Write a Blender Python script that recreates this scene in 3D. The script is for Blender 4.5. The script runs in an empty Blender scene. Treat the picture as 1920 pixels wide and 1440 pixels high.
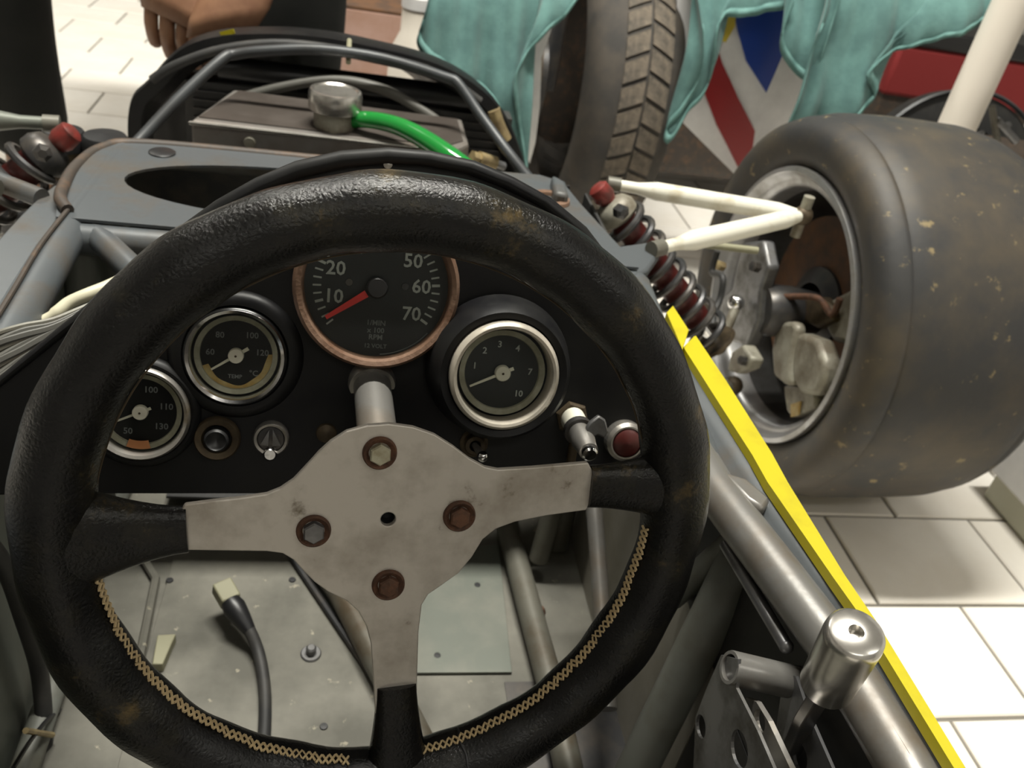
import bpy, bmesh, math, random
from mathutils import Vector, Matrix, Quaternion
random.seed(7)
V = Vector
PI = math.pi
scn = bpy.context.scene
COL = scn.collection

# ------------------------------------------------------------------ camera
H = 0.74
F_PX = 1620.0
MR = ((0.97711358, 0.05576136, 0.20527962),
      (-0.13731047, -0.57171087, 0.8088835),
      (0.16246503, -0.81855809, -0.55096984))
CAM = V((0, 0, H))
cd = bpy.data.cameras.new('camera')
cam = bpy.data.objects.new('camera', cd)
COL.objects.link(cam)
cd.sensor_width = 36.0
cd.lens = F_PX / 1920 * 36
cd.clip_start = 0.01
rot = Matrix(((MR[0][0], -MR[0][1], -MR[0][2]), (MR[1][0], -MR[1][1], -MR[1][2]), (MR[2][0], -MR[2][1], -MR[2][2])))
cam.matrix_world = Matrix.Translation(CAM) @ rot.to_4x4()
cd.dof.use_dof = True
cd.dof.focus_distance = 0.42
cd.dof.aperture_fstop = 15.0
scn.camera = cam

# ------------------------------------------------------------------ world, lamps, exposure
w = bpy.data.worlds.new('world'); scn.world = w; w.use_nodes = True
w.node_tree.nodes['Background'].inputs[0].default_value = (0.9, 0.93, 1.0, 1)
w.node_tree.nodes['Background'].inputs[1].default_value = 0.05
scn.view_settings.view_transform = 'Standard'
scn.view_settings.look = 'None'
scn.view_settings.exposure = 0.0
scn.view_settings.gamma = 1.0
scn.view_settings.use_curve_mapping = False

CEIL = 2.75
LAMPS = [((0.10, 1.02), 1.2, 118), ((1.9, -1.0), 1.3, 14), ((-1.3, 3.0), 1.3, 46), ((0.0, -1.6), 1.3, 10)]
for (lx, ly), ln, pw in LAMPS:
    ld = bpy.data.lights.new('lamp_light', 'AREA')
    ld.shape = 'RECTANGLE'; ld.size = ln; ld.size_y = 0.16; ld.energy = pw
    ld.color = (1.0, 0.975, 0.885)
    lo = bpy.data.objects.new('lamp_light', ld); COL.objects.link(lo)
    lo.location = (lx, ly, CEIL - 0.10)

# ------------------------------------------------------------------ pixel -> world helpers
def ray(px, py):
    c = ((px - 960) / F_PX, (py - 720) / F_PX, 1.0)
    return V([sum(MR[i][j] * c[j] for j in range(3)) for i in range(3)])
def atD(px, py, d): return CAM + ray(px, py) * d
def atZ(px, py, z): r = ray(px, py); return CAM + r * ((z - H) / r.z)
def atY(px, py, y): r = ray(px, py); return CAM + r * (y / r.y)
def atX(px, py, x): r = ray(px, py); return CAM + r * (x / r.x)
def atP(px, py, p0, n): r = ray(px, py); return CAM + r * ((p0 - CAM).dot(n) / r.dot(n))

# ------------------------------------------------------------------ mesh builder
WLOC = {}
class MB:
    def __init__(s): s.bm = bmesh.new()
    def face(s, vs):
        try: return s.bm.faces.new(vs)
        except ValueError: return None
    def ring(s, pts): return [s.bm.verts.new(p) for p in pts]
    def bridge(s, a, b, closed=True):
        n = len(a)
        for i in range(n if closed else n - 1):
            j = (i + 1) % n
            s.face([a[i], a[j], b[j], b[i]])
    def loft(s, rings, cap=True, loop=False):
        R = [s.ring(r) for r in rings]
        for i in range(len(R) - 1): s.bridge(R[i], R[i + 1])
        if loop: s.bridge(R[-1], R[0])
        elif cap:
            s.face(list(reversed(R[0]))); s.face(R[-1])
        return s
    def tube(s, pts, r, n=14, cap=True, ref=None):
        pts = [V(p) for p in pts]
        if not hasattr(r, '__len__'): r = [r] * len(pts)
        rings = []; N = None
        for i, p in enumerate(pts):
            t = (pts[min(i + 1, len(pts) - 1)] - pts[max(i - 1, 0)]).normalized()
            if N is None:
                N = t.orthogonal().normalized() if ref is None else (V(ref) - t * t.dot(V(ref))).normalized()
            else:
                N = (N - t * N.dot(t)).normalized()
            B = t.cross(N)
            rings.append([p + (N * math.cos(a) + B * math.sin(a)) * r[i] for a in [2 * PI * k / n for k in range(n)]])
        return s.loft(rings, cap)
    def lathe(s, o, ax, prof, n=40, cap=True, a0=0, a1=2 * PI, sx=1.0, ref=None):
        o = V(o); ax = V(ax).normalized()
        e1 = ax.orthogonal().normalized() if ref is None else (V(ref) - ax * ax.dot(V(ref))).normalized()
        e2 = ax.cross(e1)
        full = abs(a1 - a0 - 2 * PI) < 1e-6
        m = n if full else n + 1
        rings = []
        for (r, h) in prof:
            rings.append([o + ax * h + (e1 * math.cos(a) * sx + e2 * math.sin(a)) * r for a in [a0 + (a1 - a0) * k / n for k in range(m)]])
        R = [s.ring(r) for r in rings]
        for i in range(len(R) - 1): s.bridge(R[i], R[i + 1], full)
        if cap and full:
            if prof[0][0] > 1e-6: s.face(list(reversed(R[0])))
            if prof[-1][0] > 1e-6: s.face(R[-1])
        return s
    def prism(s, pts, d):
        d = V(d); a = s.ring([V(p) for p in pts]); b = s.ring([V(p) + d for p in pts])
        s.bridge(a, b); s.face(list(reversed(a))); s.face(b)
        return s
    def box(s, c, sz, R=None):
        c = V(c); vs = []
        for x in (-.5, .5):
            for y in (-.5, .5):
                for z in (-.5, .5):
                    p = V((x * sz[0], y * sz[1], z * sz[2]))
                    if R: p = R @ p
                    vs.append(s.bm.verts.new(c + p))
        for f in ((0, 1, 3, 2), (4, 6, 7, 5), (0, 4, 5, 1), (2, 3, 7, 6), (0, 2, 6, 4), (1, 5, 7, 3)):
            s.face([vs[i] for i in f])
        return s
    def grid(s, P, thick=None):
        R = [s.ring(r) for r in P]
        for i in range(len(R) - 1): s.bridge(R[i], R[i + 1], False)
        return s
    def sphere(s, c, r, n=14):
        c = V(c); k = n // 2
        return s.lathe(c, (0, 0, 1), [(max(1e-5, r * math.sin(PI * i / k)), -r * math.cos(PI * i / k)) for i in range(k + 1)], n)
    def build(s, name, mat, parent=None, smooth=True, bevel=0, solid=0, sub=0, ang=38, fix=True):
        bm = s.bm
        bmesh.ops.remove_doubles(bm, verts=bm.verts, dist=1e-6)
        if fix: bmesh.ops.recalc_face_normals(bm, faces=bm.faces)
        if parent is not None: o0 = WLOC[parent.name]
        else:
            xs = [v.co for v in bm.verts]
            o0 = V((sum(v.x for v in xs) / len(xs), sum(v.y for v in xs) / len(xs), min(v.z for v in xs)))
        for v in bm.verts: v.co -= o0
        if smooth:
            for f in bm.faces: f.smooth = True
            for e in bm.edges:
                if len(e.link_faces) == 2 and e.calc_face_angle(0) > math.radians(ang): e.smooth = False
        me = bpy.data.meshes.new(name); bm.to_mesh(me); bm.free()
        me.materials.append(mat)
        ob = bpy.data.objects.new(name, me); COL.objects.link(ob)
        if parent is not None: ob.parent = parent
        else: ob.location = o0
        WLOC[ob.name] = o0.copy()
        if solid:
            m = ob.modifiers.new('solid', 'SOLIDIFY'); m.thickness = solid; m.offset = 0
        if bevel:
            m = ob.modifiers.new('bevel', 'BEVEL'); m.width = bevel; m.segments = 2; m.limit_method = 'ANGLE'; m.angle_limit = math.radians(40)
        if sub:
            m = ob.modifiers.new('sub', 'SUBSURF'); m.levels = sub; m.render_levels = sub
        return ob

def thing(name, label, cat, loc, group=None):
    o = bpy.data.objects.new(name, None); COL.objects.link(o)
    o.location = loc; o.empty_display_size = 0.02
    WLOC[o.name] = V(loc)
    return tag(o, label, cat, group)
def tag(o, label, cat, group=None):
    o['label'] = label; o['category'] = cat
    if group: o['group'] = group
    return o
def frame(n):
    n = V(n).normalized(); e1 = V((0, 0, 1)).cross(n).normalized(); e2 = n.cross(e1)
    return e1, e2, n
def bez(pts, m=8):
    """Catmull-Rom through points"""
    pts = [V(p) for p in pts]; out = []
    for i in range(len(pts) - 1):
        p0 = pts[max(i - 1, 0)]; p1 = pts[i]; p2 = pts[i + 1]; p3 = pts[min(i + 2, len(pts) - 1)]
        for k in range(m):
            t = k / m
            out.append(0.5 * ((2 * p1) + (p2 - p0) * t + (2 * p0 - 5 * p1 + 4 * p2 - p3) * t * t + (3 * p1 - p0 - 3 * p2 + p3) * t ** 3))
    out.append(pts[-1]); return out

# ------------------------------------------------------------------ materials
def mat(name, col, rough=.5, metal=0., c2=None, scale=20, mix=.5, bump=0., bscale=200, coat=0., spec=.5, detail=5, sharp=.12, rvar=0., c3=None, s3=6, m3=.6, w3=.06):
    m = bpy.data.materials.new(name); m.use_nodes = True
    nt = m.node_tree; N = nt.nodes; L = nt.links; b = N['Principled BSDF']
    b.inputs['Roughness'].default_value = rough
    b.inputs['Metallic'].default_value = metal
    b.inputs['Specular IOR Level'].default_value = spec
    b.inputs['Coat Weight'].default_value = coat
    b.inputs['Base Color'].default_value = (*col, 1)
    tc = N.new('ShaderNodeTexCoord')
    if c2:
        out = None
        def layer(base, c, sc, pos, wd):
            n = N.new('ShaderNodeTexNoise'); n.inputs['Scale'].default_value = sc; n.inputs['Detail'].default_value = detail
            n.inputs['Roughness'].default_value = .62
            L.new(tc.outputs['Object'], n.inputs['Vector'])
            r = N.new('ShaderNodeValToRGB'); r.color_ramp.elements[0].position = pos - wd; r.color_ramp.elements[1].position = pos + wd
            L.new(n.outputs['Fac'], r.inputs[0])
            x = N.new('ShaderNodeMix'); x.data_type = 'RGBA'
            L.new(r.outputs[0], x.inputs[0])
            if hasattr(base, 'default_value') or base.__class__.__name__.startswith('NodeSocket'): L.new(base, x.inputs[6])
            else: x.inputs[6].default_value = (*base, 1)
            x.inputs[7].default_value = (*c, 1)
            return x.outputs[2], r
        o1, r1 = layer(col, c2, scale, mix, sharp)
        if c3: o1, _ = layer(o1, c3, s3, m3, w3)
        L.new(o1, b.inputs['Base Color'])
        if rvar:
            mr = N.new('ShaderNodeMapRange'); mr.inputs[3].default_value = rough; mr.inputs[4].default_value = min(1, rough + rvar)
            L.new(r1.outputs[0], mr.inputs[0]); L.new(mr.outputs[0], b.inputs['Roughness'])
    if bump:
        n = N.new('ShaderNodeTexNoise'); n.inputs['Scale'].default_value = bscale; n.inputs['Detail'].default_value = 4
        L.new(tc.outputs['Object'], n.inputs['Vector'])
        bp = N.new('ShaderNodeBump'); bp.inputs['Strength'].default_value = bump; bp.inputs['Distance'].default_value = .001
        L.new(n.outputs['Fac'], bp.inputs['Height']); L.new(bp.outputs[0], b.inputs['Normal'])
    return m

M = {}
M['leather'] = None
M['grey_paint'] = mat('grey_blue_paint', (.074, .082, .088), .42, .1, (.075, .058, .04), 14, .63, bump=.15, bscale=90, rvar=.2)
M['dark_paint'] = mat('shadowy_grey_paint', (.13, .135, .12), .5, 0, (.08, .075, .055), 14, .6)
M['grey_tube'] = mat('worn_grey_tube_paint', (.155, .150, .140), .32, .3, (.105, .078, .05), 16, .60, bump=.12, bscale=120, rvar=.25)
M['dirty_tube'] = mat('dirty_tube', (.125, .12, .098), .45, .2, (.075, .055, .033), 18, .58, bump=.2, bscale=90)
M['pan'] = mat('aged_aluminium_sheet', (.150, .143, .118), .55, .2, (.10, .096, .08), 11, .5, bump=.12, bscale=60, rvar=.15, c3=(.30, .275, .21), s3=75, m3=.68, w3=.03)
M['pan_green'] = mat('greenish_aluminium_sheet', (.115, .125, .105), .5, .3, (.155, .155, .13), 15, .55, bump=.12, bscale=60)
M['plate'] = mat('dull_brushed_aluminium', (.49, .455, .41), .42, .5, (.34, .305, .26), 30, .56, bump=.10, bscale=300, rvar=.15, c3=(.17, .145, .11), s3=60, m3=.68, w3=.05)
M['edge_alu'] = mat('bright_aluminium', (.62, .60, .56), .25, .9, (.45, .43, .40), 40, .5)
M['alu_cast'] = mat('cast_aluminium', (.25, .24, .195), .5, .2, (.13, .11, .08), 30, .5, bump=.4, bscale=120)
M['alu_tank'] = mat('tank_aluminium', (.24, .225, .21), .40, .5, (.15, .125, .105), 9, .5, rvar=.2)
M['chrome'] = mat('chrome', (.75, .75, .76), .12, 1.0, (.5, .48, .45), 60, .62)
M['worn_chrome'] = mat('worn_chrome', (.45, .43, .40), .33, .85, (.25, .21, .15), 60, .6, rvar=.3)
M['cream_bezel'] = mat('cream_worn_bezel', (.55, .50, .42), .35, .35, (.30, .28, .24), 30, .55)
M['rust'] = mat('rust', (.115, .052, .028), .75, .2, (.065, .033, .02), 160, .5, bump=.6, bscale=500)
M['rust_bezel'] = mat('rusty_bezel', (.13, .070, .042), .5, .2, (.19, .115, .075), 70, .5, bump=.5, bscale=300, rvar=.3)
M['rust_disc'] = mat('rusty_disc', (.13, .06, .025), .8, .1, (.07, .04, .025), 30, .5)
M['black_grp'] = mat('black_moulded_panel', (.005, .005, .006), .40, 0, (.008, .008, .0075), 25, .5, spec=.25, bump=.05, bscale=200, rvar=.15)
M['black'] = mat('black_plastic', (.012, .012, .013), .4)
M['black_rubber_and_shade'] = mat('black_rubber_and_shade', (.018, .018, .018), .6, 0, (.035, .033, .03), 30, .55)  # rubber parts, and sheets where cockpit shade is painted black
M['dark_metal'] = mat('dark_metal', (.05, .05, .052), .4, .6, (.09, .08, .07), 30, .55)
M['gun'] = mat('grey_machined_steel', (.19, .19, .195), .36, .7, (.09, .085, .075), 30, .55, rvar=.2)
M['dial'] = mat('dial_black', (.010, .012, .013), .55)
M['dial_stained'] = mat('dial_stained', (.012, .012, .011), .6, 0, (.17, .115, .03), 75, .50, sharp=.07)
M['white_print'] = mat('dial_print', (.34, .36, .34), .6)
M['white_print_dim'] = mat('dial_print_dim', (.14, .15, .15), .6)
M['cream_needle'] = mat('cream_needle', (.62, .60, .50), .5)
M['amber'] = mat('amber_stain', (.30, .19, .05), .6, 0, (.36, .28, .12), 120, .5)
M['orange_mark'] = mat('orange_mark', (.45, .18, .07), .6)
M['ring_green'] = mat('aged_dial_ring', (.21, .20, .14), .5, 0, (.33, .32, .25), 70, .5)
M['red_needle'] = mat('red_needle', (.75, .035, .03), .45)
M['red'] = mat('red_anodised', (.20, .025, .02), .45, .2, (.08, .02, .015), 60, .5)
M['dark_red'] = mat('dark_red_damper', (.07, .012, .010), .4, .1)
M['yellow'] = mat('yellow_paint', (.43, .365, .004), .42, 0, (.36, .30, .006), 30, .6)
M['brass'] = mat('brass', (.42, .33, .17), .45, .5, (.24, .18, .10), 60, .5)
M['bronze_nut'] = mat('tarnished_brass', (.085, .062, .035), .55, .5, (.05, .036, .022), 90, .5)
M['green_hose'] = None
M['rubber_tyre'] = mat('slick_tyre_rubber', (.022, .0215, .0215), .60, 0, (.055, .043, .028), 8, .52, bump=.3, bscale=70, c3=(.19, .145, .07), s3=48, m3=.67, w3=.04)
M['tyre_side'] = mat('tyre_sidewall_rubber', (.042, .042, .044), .5, 0, (.062, .058, .05), 14, .52, bump=.15, bscale=60)
M['dusty_tread'] = mat('dusty_tread', (.15, .122, .092), .85, 0, (.07, .06, .048), 45, .5, bump=.5, bscale=120)
M['tread_gap'] = mat('tread_gap', (.035, .032, .029), .8, 0, (.06, .05, .04), 20, .5)
M['rim_alu'] = mat('wheel_rim_aluminium', (.42, .42, .43), .34, .8, (.30, .29, .27), 20, .55, rvar=.2)
M['rim_dark'] = mat('dark_rim_barrel', (.10, .10, .10), .4, .6, (.05, .045, .04), 14, .5)
M['cream_paint'] = mat('cream_white_paint', (.66, .64, .55), .35, 0, (.42, .36, .24), 30, .66)
M['white_paint'] = mat('white_paint', (.70, .69, .68), .45, 0, (.55, .54, .54), 8, .5)
M['post_paint'] = mat('warm_white_paint', (.72, .66, .58), .5)
M['blue_paint'] = mat('blue_paint', (.010, .045, .28), .4)
M['red_paint'] = mat('red_paint', (.24, .014, .016), .35)
M['yellow_dull'] = mat('yellow_band', (.55, .42, .03), .5)
M['tile'] = mat('cream_floor_tile', (.86, .82, .76), .32, 0, (.78, .73, .66), 5, .5, bump=.04, bscale=40, rvar=.15)
M['grout'] = mat('dark_grout', (.20, .185, .16), .8)
M['wall'] = mat('grey_white_wall', (.40, .39, .37), .7)
M['black_cloth'] = mat('black_trousers', (.005, .006, .005), .95, 0, (.009, .010, .008), 12, .5)
M['skin'] = mat('skin', (.26, .135, .075), .55, 0, (.19, .09, .05), 18, .5, bump=.15, bscale=80)
M['wire'] = mat('grey_cable_sheath', (.085, .082, .072), .5)
M['cream_wire'] = mat('cream_hose', (.52, .49, .36), .5)
M['khaki'] = mat('khaki_plug', (.24, .23, .15), .6)
M['box_brown'] = mat('cardboard_pinkish', (.42, .27, .22), .8, 0, (.30, .16, .10), 5, .5)
M['red_cloth'] = mat('red_fabric', (.20, .014, .014), .8)
M['dark_edge'] = mat('grimy_edge_and_shade', (.045, .035, .028), .6, 0, (.10, .06, .035), 60, .6)  # grimy edges, and the box standing in for shade under the bike
M['hoop_paint'] = mat('hoop_paint', (.040, .044, .048), .45, .1, (.022, .022, .022), 12, .55)
M['tank_top'] = mat('dark_tank_top', (.045, .036, .03), .5, .1, (.08, .068, .06), 9, .55)  # darker brown than the tank sides
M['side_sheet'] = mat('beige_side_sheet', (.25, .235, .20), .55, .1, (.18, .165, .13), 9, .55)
M['skirt'] = mat('pale_skirting', (.50, .50, .40), .5)
M['thread'] = mat('tan_thread', (.50, .38, .21), .8)

def leather():
    m = bpy.data.materials.new('worn_black_leather'); m.use_nodes = True
    nt = m.node_tree; N = nt.nodes; L = nt.links; b = N['Principled BSDF']
    tc = N.new('ShaderNodeTexCoord')
    n1 = N.new('ShaderNodeTexNoise'); n1.inputs['Scale'].default_value = 22; n1.inputs['Detail'].default_value = 6; n1.inputs['Roughness'].default_value = .7
    L.new(tc.outputs['Object'], n1.inputs['Vector'])
    r = N.new('ShaderNodeValToRGB')
    e = r.color_ramp.elements; e[0].position = .50; e[0].color = (.0055, .0054, .0053, 1); e[1].position = .72; e[1].color = (.075, .052, .02, 1)
    e2 = e.new(.61); e2.color = (.012, .011, .008, 1)
    L.new(n1.outputs['Fac'], r.inputs[0]); L.new(r.outputs[0], b.inputs['Base Color'])
    v = N.new('ShaderNodeTexVoronoi'); v.inputs['Scale'].default_value = 420; v.feature = 'DISTANCE_TO_EDGE'
    L.new(tc.outputs['Object'], v.inputs['Vector'])
    n2 = N.new('ShaderNodeTexNoise'); n2.inputs['Scale'].default_value = 240; n2.inputs['Detail'].default_value = 5
    L.new(tc.outputs['Object'], n2.inputs['Vector']); n2.inputs['Roughness'].default_value = .75
    ad = N.new('ShaderNodeMath'); ad.operation = 'MULTIPLY_ADD'; ad.inputs[1].default_value = .6
    L.new(v.outputs['Distance'], ad.inputs[0]); L.new(n2.outputs['Fac'], ad.inputs[2])
    bp = N.new('ShaderNodeBump'); bp.inputs['Strength'].default_value = .6; bp.inputs['Distance'].default_value = .0008
    L.new(ad.outputs[0], bp.inputs['Height']); L.new(bp.outputs[0], b.inputs['Normal'])
    b.inputs['Roughness'].default_value = .22; b.inputs['Specular IOR Level'].default_value = .28
    return m
M['leather'] = leather()
def cloth_mat():
    m = mat('teal_cloth', (.100, .205, .190), .95, 0, (.072, .152, .145), 28, .5, bump=.4, bscale=260, detail=8)
    m.node_tree.nodes['Principled BSDF'].inputs['Sheen Weight'].default_value = .15
    return m
M['teal'] = cloth_mat()
def hose_mat():
    m = bpy.data.materials.new('green_translucent_hose'); m.use_nodes = True
    b = m.node_tree.nodes['Principled BSDF']
    b.inputs['Base Color'].default_value = (.010, .19, .030, 1); b.inputs['Roughness'].default_value = .16
    b.inputs['Transmission Weight'].default_value = .0; b.inputs['Subsurface Weight'].default_value = .0
    b.inputs['Coat Weight'].default_value = .5
    return m
M['green_hose'] = hose_mat()
def glass_mat():
    m = bpy.data.materials.new('thin_gauge_glass'); m.use_nodes = True
    nt = m.node_tree; N = nt.nodes; L = nt.links
    for x in list(N): N.remove(x)
    o = N.new('ShaderNodeOutputMaterial'); mx = N.new('ShaderNodeMixShader'); t = N.new('ShaderNodeBsdfTransparent'); g = N.new('ShaderNodeBsdfGlossy')
    g.inputs['Roughness'].default_value = .05; t.inputs[0].default_value = (.93, .94, .92, 1)
    fr = N.new('ShaderNodeFresnel'); fr.inputs[0].default_value = 1.18
    L.new(fr.outputs[0], mx.inputs[0]); L.new(t.outputs[0], mx.inputs[1]); L.new(g.outputs[0], mx.inputs[2]); L.new(mx.outputs[0], o.inputs[0])
    return m
M['glass'] = glass_mat()
def emit_mat():
    m = bpy.data.materials.new('lamp_tube_glow'); m.use_nodes = True
    b = m.node_tree.nodes['Principled BSDF']; b.inputs['Emission Color'].default_value = (1, .97, .9, 1); b.inputs['Emission Strength'].default_value = 6
    return m
M['glow'] = emit_mat()

# ------------------------------------------------------------------ setting: room, tiled floor
def struct(mb, name, m, parent=None, **k):
    o = mb.build(name, m, parent, smooth=False, **k); 
    if parent is None: o['kind'] = 'structure'
    return o
RX0, RX1, RY0, RY1 = -3.2, 3.4, -2.6, 5.2
floor = struct(MB().box(((RX0 + RX1) / 2, (RY0 + RY1) / 2, -.054), (RX1 - RX0, RY1 - RY0, .10)), 'floor', M['grout'])
struct(MB().box(((RX0 + RX1) / 2, (RY0 + RY1) / 2, CEIL + .05), (RX1 - RX0, RY1 - RY0, .10)), 'ceiling', M['wall'])
struct(MB().box((RX0 - .05, (RY0 + RY1) / 2, CEIL / 2), (.1, RY1 - RY0, CEIL)), 'wall_left', M['wall'])
struct(MB().box((RX1 + .05, (RY0 + RY1) / 2, CEIL / 2), (.1, RY1 - RY0, CEIL)), 'wall_right', M['wall'])
struct(MB().box(((RX0 + RX1) / 2, RY1 + .05, CEIL / 2), (RX1 - RX0, .1, CEIL)), 'wall_front', M['wall'])
struct(MB().box(((RX0 + RX1) / 2, RY0 - .05, CEIL / 2), (RX1 - RX0, .1, CEIL)), 'wall_back', M['wall'])
TW, TH, TG = .229, .160, .005
def tile_mesh():
    bm = bmesh.new(); hx, hy, t = (TW - TG) / 2, (TH - TG) / 2, .004; c = .0018
    lo = [bm.verts.new((x * hx, y * hy, 0)) for x, y in ((-1, -1), (1, -1), (1, 1), (-1, 1))]
    mi = [bm.verts.new((x * hx, y * hy, t - c)) for x, y in ((-1, -1), (1, -1), (1, 1), (-1, 1))]
    hi = [bm.verts.new((x * (hx - c), y * (hy - c), t)) for x, y in ((-1, -1), (1, -1), (1, 1), (-1, 1))]
    for a, b in ((lo, mi), (mi, hi)):
        for i in range(4): bm.faces.new([a[i], a[(i + 1) % 4], b[(i + 1) % 4], b[i]])
    bm.faces.new(hi); me = bpy.data.meshes.new('floor_tile'); bm.to_mesh(me); bm.free(); me.materials.append(M['tile']); return me
tm = tile_mesh()
fl0 = WLOC[floor.name]
rest = MB(); ntile = 0
for j in range(-22, 28):
    y0 = .648 + j * TH; yc = y0 + TH / 2
    if yc < RY0 + .1 or yc > RY1 - .1: continue
    off = .681 if j % 2 == 0 else .795
    for i in range(-18, 14):
        xc = off + i * TW + TW / 2
        if xc < RX0 + .13 or xc > RX1 - .13: continue
        vis = (.30 < xc < 1.35 and -.05 < yc < 1.25) or (-1.5 < xc < .15 and 1.55 < yc < 3.5) or (.15 < xc < 1.1 and 1.5 < yc < 2.4)
        if vis:
            o = bpy.data.objects.new('floor_tile', tm); COL.objects.link(o); o.parent = floor
            o.location = V((xc, yc, -.004 + random.uniform(-.0004, .0004))) - fl0; ntile += 1
        else:
            rest.bm.verts.ensure_lookup_table()
            rest.box((xc, yc, -.0025), (TW - TG, TH - TG, .003))
print('tiles', ntile)
ro = rest.build('distant_floor_tiles', M['tile'], floor, smooth=False); ro['kind'] = 'stuff'
# ceiling lamps
for k, ((lx, ly), ln, pw) in enumerate(LAMPS):
    t = thing('ceiling_lamp', ['long white ceiling lamp over the front of the car', 'long white ceiling lamp over the bare floor beside the car',
              'long white ceiling lamp over the crouching person side', 'long white ceiling lamp behind the cockpit'][k], 'lamp', (lx, ly, CEIL), 'ceiling lamps')
    MB().box((lx, ly, CEIL - .03), (ln + .05, .2, .06)).build('lamp_housing', M['white_paint'], t, smooth=False)
    for s in (-.045, .045):
        MB().tube([(lx - ln / 2, ly + s, CEIL - .078), (lx + ln / 2, ly + s, CEIL - .078)], .014, 10).build('lamp_tube', M['glow'], t)
# white cabinet at the right edge with a skirting strip
t = thing('white_cabinet', 'white cabinet with pale skirting at the right edge, beside the wide tyre', 'cabinet', (1.25, .2, 0))
MB().box((1.26, .275, .46), (.622, 1.22, .81)).build('cabinet_body', M['white_paint'], t, bevel=.004)
MB().box((1.26, .255, .03), (.58, 1.21, .058)).build('skirting', M['skirt'], t, bevel=.003)

# ------------------------------------------------------------------ steering wheel
WC = V((.0331, .3099, H - .2972)); WN = V((math.sin(.0729), -math.cos(.0729) * math.cos(.3214), math.cos(.0729) * math.sin(.3214)))
W1, W2, WN = frame(WN)
WR, Wr = .150, .0172
sw = thing('steering_wheel', 'leather rimmed three spoke steering wheel with tan stitching and bare aluminium spokes', 'steering wheel', WC)
def wp(a, rad, h): return WC + (W1 * math.cos(a) + W2 * math.sin(a)) * rad + WN * h
mb = MB(); NA, NB = 220, 28
rings = []
for i in range(NA):
    a = 2 * PI * i / NA
    wob = .0006 * math.sin(a * 9) + .0004 * math.sin(a * 23 + 1)
    # fuller leather on the left side
    fat = 1 + random.uniform(-.004, .004)
    r = Wr * fat + wob
    rings.append([wp(a, WR + r * math.cos(b) * 1.0, r * math.sin(b)) for b in [2 * PI * k / NB for k in range(NB)]])
rimo = mb.loft(rings, cap=False, loop=True).build('rim', M['leather'], sw)
# stitching: zigzag thread along the inner seam
def wheel_ang(px, py):
    d = atP(px, py, WC, WN) - WC
    return math.atan2(d.dot(W2), d.dot(W1))
mb = MB()
def zig(a0, a1, bs, n, r=.00068, amp=.0024):
    for k in range(n):
        a = a0 + (a1 - a0) * k / n; b = a0 + (a1 - a0) * (k + .9) / n; j = random.uniform(-.045, .045)
        for (ba, bb) in ((bs - amp / Wr, bs + amp / Wr), (bs + amp / Wr, bs - amp / Wr)):
            q = []
            for s in (0, .5, 1):
                aa = a + (b - a) * s; be = ba + (bb - ba) * s + j
                q.append(wp(aa, WR + (Wr + .0006) * math.cos(PI - be), (Wr + .0006) * math.sin(PI - be)))
            mb.tube(q, r, 5)
zig(math.radians(-172), math.radians(-97), .22, 50)
zig(math.radians(-83), math.radians(-2), .22, 54)
st = mb.build('stitching', M['thread'], sw); st['kind'] = 'stuff'
mb = MB(); q = []
for k in range(140):
    a = math.radians(5 + 178 * k / 139)
    be = .06 + .10 * math.sin(k * .8) * .3
    q.append(wp(a, WR + (Wr + .0001) * math.cos(PI - be), (Wr + .0001) * math.sin(PI - be)))
mb.tube(q, .00045, 5).build('rim_seam', M['bronze_nut'], sw)
mb = MB(); mb.tube([wp(math.radians(-71.5) + .004 * math.sin(k), WR + (Wr + .0002) * math.cos(b_), (Wr + .0002) * math.sin(b_)) for k, b_ in enumerate([PI * (1 - q / 24) * 1.0 + .3 for q in range(25)])], .0007, 6)
mb.build('cross_seam', M['black'], sw)
# spoke plate from outline on the wheel plane
OUT = [(230, 985), (335, 965), (346, 947), (400, 940), (455, 934), (500, 927), (525, 917), (550, 900), (565, 884), (580, 868), (598, 848), (620, 828), (650, 809), (690, 798), (730, 795), (775, 801), (815, 815), (850, 837), (880, 860), (910, 876), (935, 881), (1000, 877), (1103, 868), (1112, 885), (1180, 890),
       (1180, 930), (1108, 940), (1099, 957), (1025, 967), (965, 979), (930, 992), (905, 1012), (885, 1045), (860, 1075), (825, 1100), (803, 1115), (791, 1135), (785, 1185), (782, 1280), (781, 1410),
       (708, 1410), (701, 1287), (696, 1210), (687, 1175), (672, 1147), (650, 1127), (615, 1110), (590, 1092), (570, 1072), (550, 1050), (530, 1038), (500, 1034), (350, 1032), (335, 1015), (230, 1010)]
o2 = [atP(x, y, WC + WN * .002, WN) for x, y in OUT]
hc = atP(728, 974, WC + WN * .002, WN)
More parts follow.
